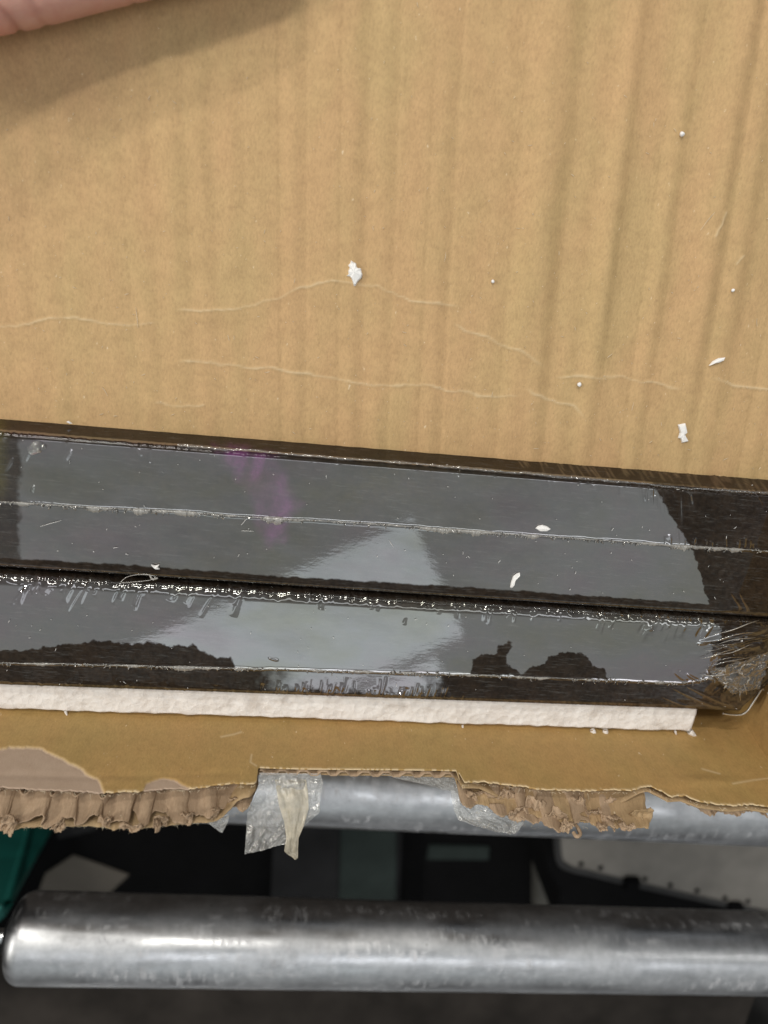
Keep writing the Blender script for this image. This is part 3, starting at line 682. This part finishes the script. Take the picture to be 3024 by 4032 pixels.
# ------------------------------------------------------------------ two shrink-wrapped packages
ZT = .070
def package(label, far, near, seam, xl, outline_right, seed, gloss_cut_fn, fins, edge_r=(.0022, .0026), tint=None, crimp=None, face_gloss_cut=1., edge_gloss_cut=.93):
    t = thing('wrapped_package', label, 'package', group='black packages in shrink wrap')
    ns = 1000
    farY = lineY(*far, ZT); nearY = lineY(*near, ZT)
    xr = outline_right
    s = np.linspace(0, 1, ns)
    # cross-section: far face up, far edge, top, near edge, near face down  (a: across 0..1, dz)
    sec = []
    r1, r2 = edge_r
    for z in np.linspace(.030, ZT-r1, 22, endpoint=False): sec.append((0, 0., z))
    for a in np.linspace(0, 90, 10, endpoint=False): sec.append((0, r1*(1-math.cos(math.radians(a))), ZT-r1+r1*math.sin(math.radians(a))))
    m0 = len(sec)
    for q in np.linspace(0, 1, 170): sec.append((2, q, ZT))
    m1 = len(sec)
    for a in np.linspace(90, 0, 11)[1:]: sec.append((1, r2*(1-math.cos(math.radians(a))), ZT-r2+r2*math.sin(math.radians(a))))
    for z in np.linspace(ZT-r2, .030, 8)[1:]: sec.append((1, 0., z))
    ks = len(sec)
    G = np.zeros((ns, ks, 3)); Nn = np.zeros((ns, ks, 3))
    for j, (kind, a, z) in enumerate(sec):
        # right end follows the (chamfered) outline: xr(across 0..1)
        if kind == 0: c = 0.
        elif kind == 1: c = 1.
        else: c = a
        xrr = xr(c); X = xl+(xrr-xl)*s
        yf, yn = farY(X), nearY(X)
        if kind == 0: Y = yf-a
        elif kind == 1: Y = yn+a
        else: Y = (yf-r1)*(1-a)+(yn+r2)*a
        G[:, j, 0] = X; G[:, j, 1] = Y; G[:, j, 2] = z
        if kind == 0: nv_ = np.array([0, 1-a/r1 if z > ZT-r1-1e-9 else 1, (z-(ZT-r1))/r1 if z > ZT-r1 else 0.])
        elif kind == 1: nv_ = np.array([0, -(1-a/r2) if z > ZT-r2-1e-9 else -1, (z-(ZT-r2))/r2 if z > ZT-r2 else 0.])
        else: nv_ = np.array([0, 0, 1.])
        Nn[:, j] = nv_/np.linalg.norm(nv_)
    px, py = pix(G)
    X, Y = G[..., 0], G[..., 1]
    h = fbm(X*16, Y*16, seed, 2)*.00012+fbm(X*95, Y*75, seed+4, 3)*.000012
    # seam tension: shallow trough each side of the weld
    d, tpar, tot = polydist(px, py+fbm(px/60, py*0, seed+2, 4)*8, seam)
    h = h+np.exp(-(d/5.)**2)*.00022
    # fins: short slanted wrinkles starting from an edge
    fm = np.zeros(h.shape)
    for (x0, y0, dx, dy, w, a) in fins:
        rx, ry = px-x0, py-y0; l = math.hypot(dx, dy); ux, uy = dx/l, dy/l
        mk = (np.abs(rx) < l+30) & (np.abs(ry) < l+30)
        if not mk.any(): continue
        al = rx[mk]*ux+ry[mk]*uy; ac = -rx[mk]*uy+ry[mk]*ux-4*np.sin(al/l*2.5)
        tt_ = al/l
        pf = np.clip(1-np.abs(tt_*2-1)**3, 0, 1)*((tt_ > 0) & (tt_ < 1))
        pr_ = np.exp(-(ac/(w*(.45+.7*np.clip(tt_, 0, 1))))**2)*pf
        h[mk] += a*pr_
        if abs(a) > .00005: fm[mk] = np.maximum(fm[mk], pr_)
    # crinkle on the edges
    if crimp is not None: h = h+crimp(px, py, X, Y, G[..., 2])
    cl = np.clip(gloss_cut_fn(px, py), 0, 1)
    for j, (kind, a, z) in enumerate(sec):  # far face, far edge and near side get lowered gloss too
        if kind == 0 and z < ZT-r1+1e-9: cl[:, j] = np.maximum(cl[:, j], face_gloss_cut)
        if kind == 0 and z >= ZT-r1: cl[:, j] = np.maximum(cl[:, j], edge_gloss_cut)
        if kind == 1: cl[:, j] = np.maximum(cl[:, j], .97)
    cl = cl*(1-np.where(cl > .9, np.where((px > 2700) & (py > 2440), .12, .03), .5)*fm)
    at = {'gloss_cut': cl, 'purple_reflection': np.zeros(cl.shape), 'olive_reflection': np.zeros(cl.shape)}
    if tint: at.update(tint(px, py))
    G2 = G+Nn*h[..., None]
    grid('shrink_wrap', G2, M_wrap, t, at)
    # inner carton body
    xb = [xr(0.)-.001, xr(.5)-.001, xr(.8)-.001, xr(1.)-.001]
    top = []
    for c, x in zip((0., .5, .8, 1.), xb):
        yf, yn = farY(x)-.0004, nearY(x)+.0004; top.append(np.array([x-.0006, yf*(1-c)+yn*c, ZT-.0035]))
    xa = xl+.001
    loop = [np.array([xa, farY(xa)-.0004, ZT-.0035])]+top+[np.array([xa, nearY(xa)+.0004, ZT-.0035])]
    n = len(loop)
    V = loop+[np.array([p[0], p[1], .005]) for p in loop]
    z0 = np.zeros(len(V))
    o = mesh_obj('carton_body', V, [tuple(range(n)), tuple(range(2*n-1, n-1, -1))]+[(i, i+n, (i+1) % n+n, (i+1) % n) for i in range(n)], M_wrap, t, False, {'gloss_cut': z0+.8, 'purple_reflection': z0, 'olive_reflection': z0})
    return t
def weld(t, line, seed, w=.00042, thick=1.0, clump=.5, n=1500, name='film_weld_seam', mat=None):
    """ragged melted ridge of film along a pixel line on the package top"""
    L_ = np.array(line, float); xs = np.linspace(L_[0, 0], L_[-1, 0], n); ys = np.interp(xs, L_[:, 0], L_[:, 1])
    ys = ys+fbm(xs/70, xs*0, seed, 3)*5+fbm(xs/9, xs*0, seed+1, 2)*3
    g = np.array([P(x, y, ZT+.0002) for x, y in zip(xs, ys)])
    cl = np.clip(fbm(xs/90, xs*0, seed+5, 4)*3.2+clump-.2, 0, 1)
    wid = w*(.40+1.3*cl+.8*np.clip(fbm(xs/8, xs*0, seed+7, 3)*2, -.3, 1)*cl)*thick
    k = 9; G = np.zeros((n, k, 3))
    for j, a in enumerate(np.linspace(0, 1, k)):
        sh = (a-.5)*2
        down = 1.0+1.6*cl if sh < 0 else .7
        G[:, j, 0] = g[:, 0]+wid*sh*.15; G[:, j, 1] = g[:, 1]+wid*sh*down
        G[:, j, 2] = g[:, 2]+(1-sh*sh)*wid*.9+fbm(xs/6+sh*3, xs*0+sh*4, seed+9, 3)*.0004*(1-abs(sh))
    return grid(name, G, mat or M_seam, t)
def crinkle(t, line, seed, z=ZT+.0002, hgt=.0006, n=1600, base=.40):
    L_ = np.array(line, float); xs = np.linspace(L_[0, 0], L_[-1, 0], n); ys = np.interp(xs, L_[:, 0], L_[:, 1])
    ys = ys+fbm(xs/120, xs*0, seed, 3)*10+fbm(xs/14, xs*0, seed+1, 3)*6
    k = 8; G = np.zeros((n, k, 3)); amp = np.clip(base+fbm(xs/70, xs*0, seed+3, 4)*3.0, .0, 1.2)
    for i in range(n):
        G[i, :, :] = P(xs[i], ys[i], z)
    for j in range(k):
        a = j/(k-1)*2-1
        G[:, j, 1] += hgt*a*(.35+.6*amp)
        G[:, j, 2] += (1-a*a)*hgt*amp*.8+fbm(xs/5+j*2.3, xs*0+j*1.7, seed+6, 2)*.0006*amp*(1-a*a)
    return grid('crinkled_edge', G, M_crink if base < .5 else M_crinkb, t, smooth=False)

def lace(t, line, seed, count, spread=16):
    g = np.random.default_rng(seed); Lc = curve(line); V = []; Fc = []
    x0, x1 = line[0][0], line[-1][0]; cen = g.uniform(max(x0, 0), min(x1, 3000), count//5)
    for _ in range(count):
        x = g.choice(cen)+g.normal(0, 45); y = Lc(x)+g.uniform(-2, 4); ang = g.uniform(.1, math.pi-.1); l = g.uniform(5, spread)
        pts = [(x+l*t_*math.cos(ang)+g.normal(0, 1.5), y+l*t_*math.sin(ang)*.9+g.normal(0, 1.5)) for t_ in np.linspace(0, 1, 5)]
        w = g.uniform(.0001, .0003); b = len(V)
        for i, q in enumerate(pts):
            p = P(q[0], q[1], ZT+.0003+.0006*math.sin(math.pi*i/4)*g.random()); r = w*(1.2-.15*i)
            V += [p+np.array([r, 0, 0]), p+np.array([-r*.5, r*.87, 0]), p+np.array([-r*.5, -r*.87, r])]
        for i in range(4):
            for j in range(3): Fc.append((b+i*3+j, b+i*3+(j+1) % 3, b+i*3+3+(j+1) % 3, b+i*3+3+j))
    o = mesh_obj('film_shreds', V, Fc, M_seam, t); o['kind'] = 'stuff'; return o
rf = np.random.default_rng(21)
def fins_along(line, x0, x1, count, ln, ang, w, a, jit=.5, start=0):
    Lc = curve(line); out = []
    for _ in range(count):
        x = rf.uniform(x0, x1); l = ln*min(2.2, float(rf.lognormal(-.25, .5))); th = ang+rf.normal(0, .16*jit*2)
        out.append((x, Lc(x)+start+rf.uniform(-5, 8), l*math.cos(th), l*math.sin(th), w*rf.uniform(.5, 1.5), a*rf.choice([-1, 1, 1])*rf.uniform(.5, 1.2)))
    return out
# package 1 (far)
e1 = [(-600, 1655), (0, 1695), (300, 1718), (560, 1742), (820, 1764), (1000, 1776), (1500, 1815), (2000, 1858), (2400, 1893), (2550, 1905), (2720, 1926), (3024, 1940), (3400, 1968)]
seam1 = [(-400, 1960), (0, 1975), (350, 1998), (700, 2014), (1000, 2037), (1500, 2064), (2000, 2102), (2400, 2128), (2700, 2150), (3024, 2170), (3400, 2196)]
seam2 = [(-400, 2604), (0, 2610), (400, 2618), (800, 2628), (1200, 2638), (1700, 2652), (2000, 2663), (2500, 2682), (2680, 2690), (2730, 2684), (2790, 2668), (2830, 2680), (2900, 2706)]
def rag(px, py, s, k=22): return fbm(px/k, py/k, s, 4)*26+fbm(px/9, py/9, s+31, 3)*5
def gloss_cut1(px, py):  # low-gloss areas: right end, strip along the gap, left end
    right = [(2552, 1880), (2600, 1955), (2650, 2050), (2690, 2110), (2715, 2150), (2735, 2190), (2755, 2260), (2775, 2330), (2800, 2460), (3600, 2460), (3600, 1880)]
    c = sstep(-4, 4, sdf(px, py, right)+rag(px, py, 3))
    gap = np.interp(px, [-500, 0, 500, 1000, 2000, 2780, 3400], [2175, 2196, 2224, 2262, 2322, 2378, 2420])
    c = np.maximum(c, sstep(-3, 3, py-gap+.45*rag(px, py, 4, 30)))
    c = np.maximum(c, .75*sstep(-12, 12, 78-px+rag(px, py, 5, 30)*1.6))
    return c*(1-.03*vn(px/9, py/9))
def tint1(px, py):  # masks for the painted purple and olive reflections
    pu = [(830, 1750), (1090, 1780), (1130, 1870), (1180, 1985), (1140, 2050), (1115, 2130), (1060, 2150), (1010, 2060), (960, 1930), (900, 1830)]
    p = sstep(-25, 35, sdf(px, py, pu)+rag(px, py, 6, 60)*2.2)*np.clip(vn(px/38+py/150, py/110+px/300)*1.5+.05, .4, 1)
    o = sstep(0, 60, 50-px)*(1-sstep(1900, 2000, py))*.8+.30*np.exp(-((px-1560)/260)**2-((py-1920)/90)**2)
    return {'purple_reflection': p, 'olive_reflection': o}
fins1 = fins_along(e1, 2020, 3020, 70, 80, 1.0, 2.6, .00016, .2, -76)+fins_along(e1, 2520, 2720, 16, 75, 1.45, 6, .00018, .4, 8)
fins1 += fins_along(e1, 0, 2500, 20, 55, 1.4, 5, .00014, .5, 2)
fins1 += fins_along(seam1, 2600, 3024, 18, -48, 1.45, 5, .0002, .2)
fins1 += [(2870, 2330, 50, 70, 7, .0002), (2905, 2330, 45, 80, 6, .00022), (20, 1860, 30, -60, 6, .0002), (130, 1760, -30, 60, 7, .0003), (285, 1770, -25, 45, 6, .0003), (135, 1910, -8, 30, 6, .0003)]
def crimp1(px, py, X, Y, Z):
    band = np.exp(-((py-curve(e1)(px))/12)**2)
    return band*fbm(X*1500, Z*900+Y*900, 77, 3)*.0005
pk1 = package('far black shrink-wrapped package beside the raised cardboard flap', ((0, 1697), (3024, 1940)), ((0, 2240), (3024, 2440)), seam1, -.14, lambda c: .203, 101, gloss_cut1, fins1, tint=tint1, crimp=crimp1)
weld(pk1, [(x, y) for x, y in seam1 if x < 3300], 201, clump=.34, w=.00042)
lace(pk1, [(x, y) for x, y in seam1 if -100 < x < 3100], 301, 260, 20)
crinkle(pk1, [(700, 1754), (820, 1764), (1000, 1776), (1500, 1815), (2000, 1858), (2400, 1893), (2550, 1905), (2720, 1926), (3060, 1943)], 205, base=.85)
gs = np.zeros((22, 22, 3))
for i, a in enumerate(np.linspace(-1, 1, 22)):
    for j, b in enumerate(np.linspace(-1, 1, 22)): gs[i, j] = P(140+38*a-10*b, 1768+32*b, ZT+.0004+.0022*abs(float(fbm(a*2.2, b*2.2, 97, 3))))
mk = np.hypot(*np.meshgrid(np.linspace(-1, 1, 22), np.linspace(-1, 1, 22), indexing='ij')) < .9+fbm(gs[..., 0]*400, gs[..., 1]*400, 3, 2)
grid('film_pucker', gs, M_crink, pk1, smooth=False, mask=mk)
# package 2 (near)
e2 = [(-600, 2262), (0, 2274), (400, 2292), (700, 2308), (1000, 2330), (1300, 2350), (1700, 2374), (2000, 2390), (2400, 2416), (2750, 2438), (3024, 2452), (3400, 2470)]
def gloss_cut2(px, py):  # low-gloss areas: outlined patches, right end, below the seam
    left = [(-500, 2590), (60, 2560), (200, 2545), (330, 2528), (420, 2520), (480, 2532), (620, 2530), (690, 2546), (765, 2538), (800, 2568), (850, 2588), (905, 2590), (935, 2634), (935, 2760), (-500, 2760)]
    b1 = [(1848, 2660), (1862, 2600), (1895, 2572), (1945, 2575), (1965, 2540), (2010, 2525), (2022, 2545), (1990, 2585), (1996, 2620), (2060, 2660)]
    b2 = [(2030, 2675), (2100, 2622), (2150, 2618), (2155, 2585), (2190, 2580), (2215, 2566), (2260, 2568), (2310, 2580), (2335, 2618), (2378, 2628), (2395, 2680)]
    right = [(2816, 2420), (2812, 2452), (2842, 2478), (2830, 2520), (2790, 2560), (2830, 2590), (2812, 2625), (2860, 2660), (2900, 2700), (2960, 2900), (3600, 2900), (3600, 2420)]
    low = np.interp(px, [s_[0] for s_ in seam2], [s_[1] for s_ in seam2])
    c = np.maximum.reduce([sstep(-4, 4, sdf(px, py, q)+rag(px, py, 11+i)) for i, q in enumerate((left, b1, b2, right))])
    gray = sstep(1000, 1230, px+rag(px, py, 20, 30)*5)*(1-sstep(1640, 1760, px+rag(px, py, 21, 30)*5))*(1-sstep(60, 100, py-low+rag(px, py, 22, 16)*2.4))
    c = np.maximum(c, sstep(-2, 4, py-low)*(1-.9*gray))
    top = np.interp(px, [s_[0] for s_ in e2], [s_[1] for s_ in e2])
    c = np.maximum(c, .45*sstep(-4, 4, top-4-py))
    return c*(1-.03*vn(px/9, py/9))
fins2 = fins_along(e2, 60, 1000, 34, 78, 2.05, 8, .00024, .25, 6)+fins_along(e2, 1000, 2350, 24, 48, 1.75, 6, .00022, .5, 4)
fins2 += fins_along(e2, 2350, 2820, 18, 70, 2.0, 9, .0002, .4, 20)
low2 = [(-400, 2700), (0, 2705), (1000, 2736), (2000, 2768), (2740, 2800)]
fins2 += fins_along(low2, 1020, 1820, 60, -52, 1.75, 6, .00026, .25, -8)+fins_along(low2, 0, 1000, 16, -40, 1.6, 7, .0002, .3, -6)
fins2 += fins_along([(2750, 2500), (2900, 2520), (3024, 2560)], 2720, 2900, 22, 190, -.22, 8, .0006, .3, 30)
fins2 += [(2700, 2650, 60, 30, 8, .0004), (2650, 2640, 60, 40, 10, .0003), (2780, 2640, 50, 45, 8, .0005), (2820, 2650, 60, 40, 8, .0004), (1600, 2432, -6, 30, 5, .0002), (1056, 2590, 42, 6, 4, .0003)]
fins2 += [(2640, 2705, 220, 95, 6, .00022), (2700, 2700, 190, 85, 5, .0003), (2600, 2740, 160, 60, 5, .0001)]
def crimp2(px, py, X, Y, Z):
    top = curve(e2)(px)
    band = np.exp(-((py-top)/14)**2)+.8*sstep(0, 14, top-py)
    corner = sstep(2760, 2900, px)*np.exp(-((py-2660)/80)**2)
    return band*fbm(X*750, Z*500+Y*500, 79, 4)*.0014+corner*fbm(X*260, Y*260, 83, 4)*.0012
cA, cB = P(2915, 2808, ZT)[0], P(3024, 2670, ZT)[0]
def right2(c): return cB+.004 if c < .52 else cB+.004+(cA-cB-.004)*(c-.52)/.48
pk2 = package('near black shrink-wrapped package between the other package and the foam strip', ((0, 2256), (3024, 2446)), ((0, 2706), (2925, 2808)), seam2, -.14, right2, 131, gloss_cut2, fins2, crimp=crimp2, edge_r=(.0045, .0026), face_gloss_cut=.45, edge_gloss_cut=.6)
weld(pk2, seam2, 231, clump=.36, w=.0004)
lace(pk2, [(x, y) for x, y in seam2 if -100 < x < 3100], 303, 200, 18)
crinkle(pk2, [(x, y) for x, y in e2 if -500 < x < 3100], 235, hgt=.00034)
# whitish film fringe round the near right corner
fr_ = [P(x, y, ZT-.002) for x, y in ((2848, 2810), (2890, 2816), (2922, 2813), (2944, 2798), (2966, 2766), (2990, 2728), (3014, 2690), (3040, 2655), (3070, 2615))]
tube('film_fringe', spline(fr_, 60), .00042, M_seam, pk2, 8)
# crumpled clear film at the right corner
ge = np.zeros((50, 50, 3))
for i, a in enumerate(np.linspace(0, 1, 50)):
    for j, b in enumerate(np.linspace(0, 1, 50)):
        q = np.array([2790, 2640])*(1-a)*(1-b)+np.array([3040, 2560])*a*(1-b)+np.array([2880, 2730])*(1-a)*b+np.array([2985, 2712])*a*b
        ge[i, j] = P(q[0], q[1], ZT+.0008); 
AA, BB = np.meshgrid(np.linspace(0, 1, 50), np.linspace(0, 1, 50), indexing='ij')
ge[..., 2] += np.abs(fbm(AA*6, BB*6, 141, 3))*.006
grid('crumpled_film', ge, M_ear, pk2)
fan = np.random.default_rng(88)
for k in range(15):
    y0 = 2500+k*13+fan.uniform(-6, 6); x0 = fan.uniform(2745, 2835); l = fan.uniform(90, 230); a = -.30+.012*k+fan.normal(0, .08)
    q = [P(x0+l*t*math.cos(a), y0+l*t*math.sin(a)+5*math.sin(t*5+k), ZT+.0006+.0008*math.sin(math.pi*t)) for t in np.linspace(0, 1, 12)]
    tube('film_crease', q, np.sin(np.linspace(.15, math.pi-.15, 12))*fan.uniform(.00010, .00030), M_crinkb if k % 3 else M_seam, pk2)
for k in range(26):
    x0, y0 = fan.uniform(2840, 2985), fan.uniform(2610, 2725); a = fan.uniform(0, math.pi); l = fan.uniform(14, 44)
    if y0 > 2735-.9*(x0-2900): continue
    q = [P(x0+l*t*math.cos(a)+fan.normal(0, 2), y0+l*t*math.sin(a)+fan.normal(0, 2), ZT+.0022+.0006*math.sin(math.pi*t)) for t in np.linspace(0, 1, 6)]
    tube('film_crease', spline(q, 14), fan.uniform(.00010, .00026), M_seam, pk2)
# popped film bubble beside the gap
bub = [P(x, y, ZT+.0012) for x, y in ((475, 2292), (500, 2272), (545, 2262), (590, 2264), (612, 2272), (590, 2284), (540, 2290), (490, 2294))]
tube('film_bubble_rim', spline(bub+bub[:1], 50), .00014, M_seam, pk2)
bub2 = [P(x, y, ZT+.0012) for x, y in ((590, 2264), (600, 2280), (620, 2276))]
tube('film_bubble_rim', spline(bub2, 12), .0004, M_seam, pk2)

# ------------------------------------------------------------------ foam flakes and dust
def flake(pts, z, label, h=.0009, name='foam_flake', mat=None, cat='flake', curl=.0):
    q = np.array([P(x, y, z) for x, y in pts]); c = q.mean(0)
    zz = z
    bm = bmesh.new(); n = len(q)
    r0 = [bm.verts.new((p[0], p[1], zz)) for p in q]
    r1 = [bm.verts.new((*(c[:2]+(p[:2]-c[:2])*.86), zz+h*random.uniform(.6, 1.1))) for p in q]
    ct = bm.verts.new((c[0], c[1], zz+h*1.25))
    for i in range(n):
        bm.faces.new((r0[i], r0[(i+1) % n], r1[(i+1) % n], r1[i])); bm.faces.new((r1[i], r1[(i+1) % n], ct))
    bm.faces.new(r0[::-1]); bmesh.ops.recalc_face_normals(bm, faces=bm.faces)
    me = bpy.data.meshes.new(name); bm.to_mesh(me); bm.free(); me.materials.append(mat or M_flake)
    o = bpy.data.objects.new(name, me); COL.objects.link(o)
    return tag(o, label, cat)
def fz(x, y):
    q = P(x, y, .053); q = P(x, y, flapz(q[0], q[1])); return flapz(q[0], q[1])+.0001
gp = [(683, 205), (760, 268), (845, 300), (862, 390), (880, 450), (1000, 465), (1020, 540), (1058, 680), (1020, 790), (900, 910), (830, 1040), (775, 1050), (740, 930), (690, 800), (640, 745), (530, 720), (600, 660), (585, 560), (620, 500), (630, 440), (590, 370), (650, 310)]
flake([(1300+x*.1205, 1000+y*.1205) for x, y in gp], fz(1395, 1075), 'largest ragged white foam flake on the middle of the cardboard flap')
flake([(2668, 1672), (2698, 1666), (2706, 1700), (2696, 1712), (2710, 1738), (2684, 1744), (2680, 1728), (2669, 1724), (2676, 1702)], fz(2690, 1705), 'squarish double white foam flake on the flap near the right package end')
flake([(2790, 1440), (2805, 1422), (2828, 1410), (2856, 1407), (2850, 1418), (2826, 1428), (2808, 1430)], fz(2822, 1424), 'slender pointed white foam flake near the right edge of the flap')
flake([(2108, 2080), (2118, 2070), (2135, 2066), (2155, 2072), (2168, 2082), (2150, 2090), (2125, 2091)], ZT+.0003, 'oval white foam flake on the far package just above its seam')
flake([(2008, 2312), (2012, 2290), (2020, 2268), (2034, 2258), (2046, 2254), (2048, 2260), (2036, 2268), (2026, 2284), (2022, 2304), (2014, 2316)], ZT+.0003, 'thin curled white foam shaving on the far package near the gap')
flake([(594, 2222), (612, 2226), (628, 2222), (622, 2232), (630, 2240), (612, 2238)], ZT+.0006, 'small white foam flake at the gap left of the centre')
flake([(262, 1660), (272, 1657), (286, 1668), (276, 1668)], ZT-.014, 'tiny white foam crumb at the far edge of the far package', .0006)
flake([(2785, 2914), (2798, 2905), (2806, 2918), (2796, 2922)], .0665, 'tiny white foam crumb by the box corner right of the strip', .0006)
for x, y, l in ((2686, 528, 'round white foam bead high on the right of the flap'), (1941, 1108, 'round white foam bead right of the largest flake'), (2281, 1514, 'round white foam bead low on the right of the flap'), (2887, 1143, 'tiny foam bead near the right edge of the flap')):
    z = fz(x, y); q = P(x, y, z+.0006); r = .0008 if x in (2686, 2281) else .0006
    bm = bmesh.new(); bmesh.ops.create_icosphere(bm, subdivisions=2, radius=r)
    for v in bm.verts: v.co *= random.uniform(.85, 1.1)
    me = bpy.data.meshes.new('foam_bead'); bm.to_mesh(me); bm.free(); me.materials.append(M_flake)
    me.polygons.foreach_set('use_smooth', [True]*len(me.polygons))
    o = bpy.data.objects.new('foam_bead', me); COL.objects.link(o); o.location = (q[0], q[1], z+r*.8); tag(o, l, 'bead')
def dust(name, spots, zfun, mat, label, wide=.00009, parent=None):
    V = []; Fc = []
    for (x, y, l, a) in spots:
        z = zfun(x, y); q = P(x, y, z); n = 4
        d = np.array([math.cos(a), math.sin(a), 0]); s = np.array([-d[1], d[0], 0]); bend = random.uniform(-.3, .3)
        b = len(V)
        for i in range(n):
            t = i/(n-1)-.5; p = q+d*l*t+s*bend*l*(t*t)+np.array([0, 0, .00015+.0002*(1-4*t*t)*random.random()])
            w = wide*(1 if 0 < i < n-1 else .5)
            V += [p+s*w, p-s*w, p+np.array([0, 0, wide])]
        for i in range(n-1):
            for j in range(3):
                Fc.append((b+i*3+j, b+i*3+(j+1) % 3, b+i*3+3+(j+1) % 3, b+i*3+3+j))
    return tag(mesh_obj(name, V, Fc, mat, None), label, 'dust', kind='stuff')
sp = []
for _ in range(520):
    x = rf.uniform(-50, 3070); y = 1900*rf.uniform(0, 1)**.55-30
    if y > np.interp(x, [0, 3024], [1640, 1850]): continue
    sp.append((x, y, rf.choice([.0003, .0005, .0008, .0014], p=[.5, .28, .16, .06]), rf.uniform(0, math.pi)))
for (x, y, l, a) in ((540, 1250, .0065, 1.72), (900, 1330, .002, 1.9), (415, 1540, .0034, 2.2), (1052, 1465, .0018, .3), (1753, 1012, .0030, 1.57), (2800, 850, .011, 1.0), (2400, 1400, .0022, .8), (2490, 1600, .003, 1.6), (1937, 1553, .002, 1.6), (2855, 1807, .0022, .6), (2978, 1270, .003, 1.9), (2110, 1765, .002, .1), (565, 1475, .0014, .5)):
    sp.append((x, y, l, a))
dust('paper_dust', sp, fz, M_fibre, 'fine pale paper fibres and dust scattered over the flap')
sp2 = []
for _ in range(190):
    x = rf.uniform(-40, 3040); y = rf.uniform(1720, 2740)
    sp2.append((x, y+x*.05, rf.choice([.0003, .0006, .0012], p=[.62, .28, .1]), rf.uniform(0, math.pi)))
sp2 += [(200, 2060, .007, .4), (960, 2055, .003, 1.0), (1300, 2285, .005, -.6), (455, 2155, .0016, .3), (500, 2182, .001, -.4), (1540, 2140, .003, -.9), (975, 2090, .004, .05)]
sp2 = [q for q in sp2 if not (np.interp(q[0], [0, 3024], [2190, 2390]) < q[1] < np.interp(q[0], [0, 3024], [2300, 2480]))]
dust('package_lint', sp2, lambda x, y: ZT+.0003, M_flake, 'white lint and film shreds on the black packages', .00008)
sp3 = [(668, 2836, .004, 1.0), (2900, 2960, .001, .5)]
hairq = [onw(x, y, -.0012) for x, y in ((865, 2922), (900, 2916), (930, 2910), (952, 2898))]
hr = tube('fibre_strand', spline(hairq, 16), .00012, M_fibre); tag(hr, 'short pale fibre strand stuck on the inside of the near wall', 'fibre')

# ------------------------------------------------------------------ the hand holding the flap
def hand():
    t = thing('person', 'bare hand of a person gripping the flap at the upper left, finger laid across', 'person')
    zf_ = .0568
    p0 = P(0, 208, zf_); p1 = P(800, -4, zf_); e1_ = p1-p0; e1_[2] = 0; e1_ /= np.linalg.norm(e1_)
    e2_ = np.array([-e1_[1], e1_[0], 0])                  # toward image top
    up = np.array([0, 0, 1.])
    o = P(180, 160, zf_)                                   # under the first joint crease
    def pt(a, b, c): return o+e1_*a+e2_*b+up*c
    verts = []; rad = []; edges = []
    def add(p, r, par=None):
        verts.append(tuple(p)); rad.append(r)
        if par is not None: edges.append((par, len(verts)-1))
        return len(verts)-1
    wrist = add(pt(-.135, .045, .034), .024)
    arm = add(pt(-.22, .035, .050), .027, wrist); add(pt(-.33, .02, .070), .033, arm)
    palm = add(pt(-.085, .040, .030), .026, wrist)
    for k, (b, ln, rr) in enumerate(((.0092, 1.55, .0094), (.032, 1.85, .0096), (.054, 1.6, .0090), (.073, 1.2, .0080))):
        zz = (0, .007, .006, .002)[k]
        kn = add(pt(-.046+.004*k, b+.002, .026+zz), rr*1.25, palm)
        pip = add(pt(-.002, b, .0120+zz*1.6), rr*1.08, kn)
        mid = add(pt(.013*ln, b, .0094+zz*1.5), rr*.99, pip)
        dip = add(pt(.026*ln, b-.0004, .0088+zz), rr*.96, mid)
        add(pt(.049*ln, b-.001, .0070), rr*.72, dip)
    th0 = add(pt(-.082, .012, .004), .014, palm); th1 = add(pt(-.050, .004, -.013), .0105, th0); add(pt(-.024, .006, -.0155), .0085, th1)
    me = bpy.data.meshes.new('hand_skin'); me.from_pydata(verts, edges, []); me.update()
    ob = bpy.data.objects.new('hand_skin', me); COL.objects.link(ob)
    sk = ob.modifiers.new('skin', 'SKIN'); sk.branch_smoothing = .6
    for i, v in enumerate(me.skin_vertices[0].data): v.radius = (rad[i], rad[i]); v.use_root = (i == 0)
    sb = ob.modifiers.new('sub', 'SUBSURF'); sb.levels = 4; sb.render_levels = 4
    dg = bpy.context.evaluated_depsgraph_get(); dg.update()
    m2 = bpy.data.meshes.new_from_object(ob.evaluated_get(dg))
    bpy.data.objects.remove(ob)
    co = np.zeros(len(m2.vertices)*3, np.float32); m2.vertices.foreach_get('co', co); co = co.reshape(-1, 3).astype(float)
    nr = np.zeros(len(m2.vertices)*3, np.float32); m2.vertices.foreach_get('normal', nr); nr = nr.reshape(-1, 3)
    loc = co-o; a = loc @ e1_; b = loc @ e2_; c = loc[:, 2]
    line = np.zeros(len(co))
    for a0, s, d in ((-.0045, .0009, .0007), (.0040, .0012, .0004), (.0275, .0008, .0003)):
        wv_ = a0+.0012*np.sin(b*420+a0*900)+.10*(c-.009)
        q = np.exp(-((a-wv_)/s)**2)*(a > -.03); co = co-nr*(q*d)[:, None]; line = np.maximum(line, q*(.55 if d > .0005 else .3))
    flush = .9*(1-sstep(-.012, -.002, a))+.25*np.exp(-((a-.05)/.01)**2)
    m2.vertices.foreach_set('co', co.astype(np.float32).ravel())
    for k_, v_ in (('flush', flush), ('line', line)):
        at = m2.attributes.new(k_, 'FLOAT', 'POINT'); at.data.foreach_set('value', v_.astype(np.float32))
    m2.materials.clear(); m2.materials.append(M_skin); m2.polygons.foreach_set('use_smooth', [True]*len(m2.polygons)); m2.update()
    h = bpy.data.objects.new('hand', m2); COL.objects.link(h); h.parent = t
    return t
hand()
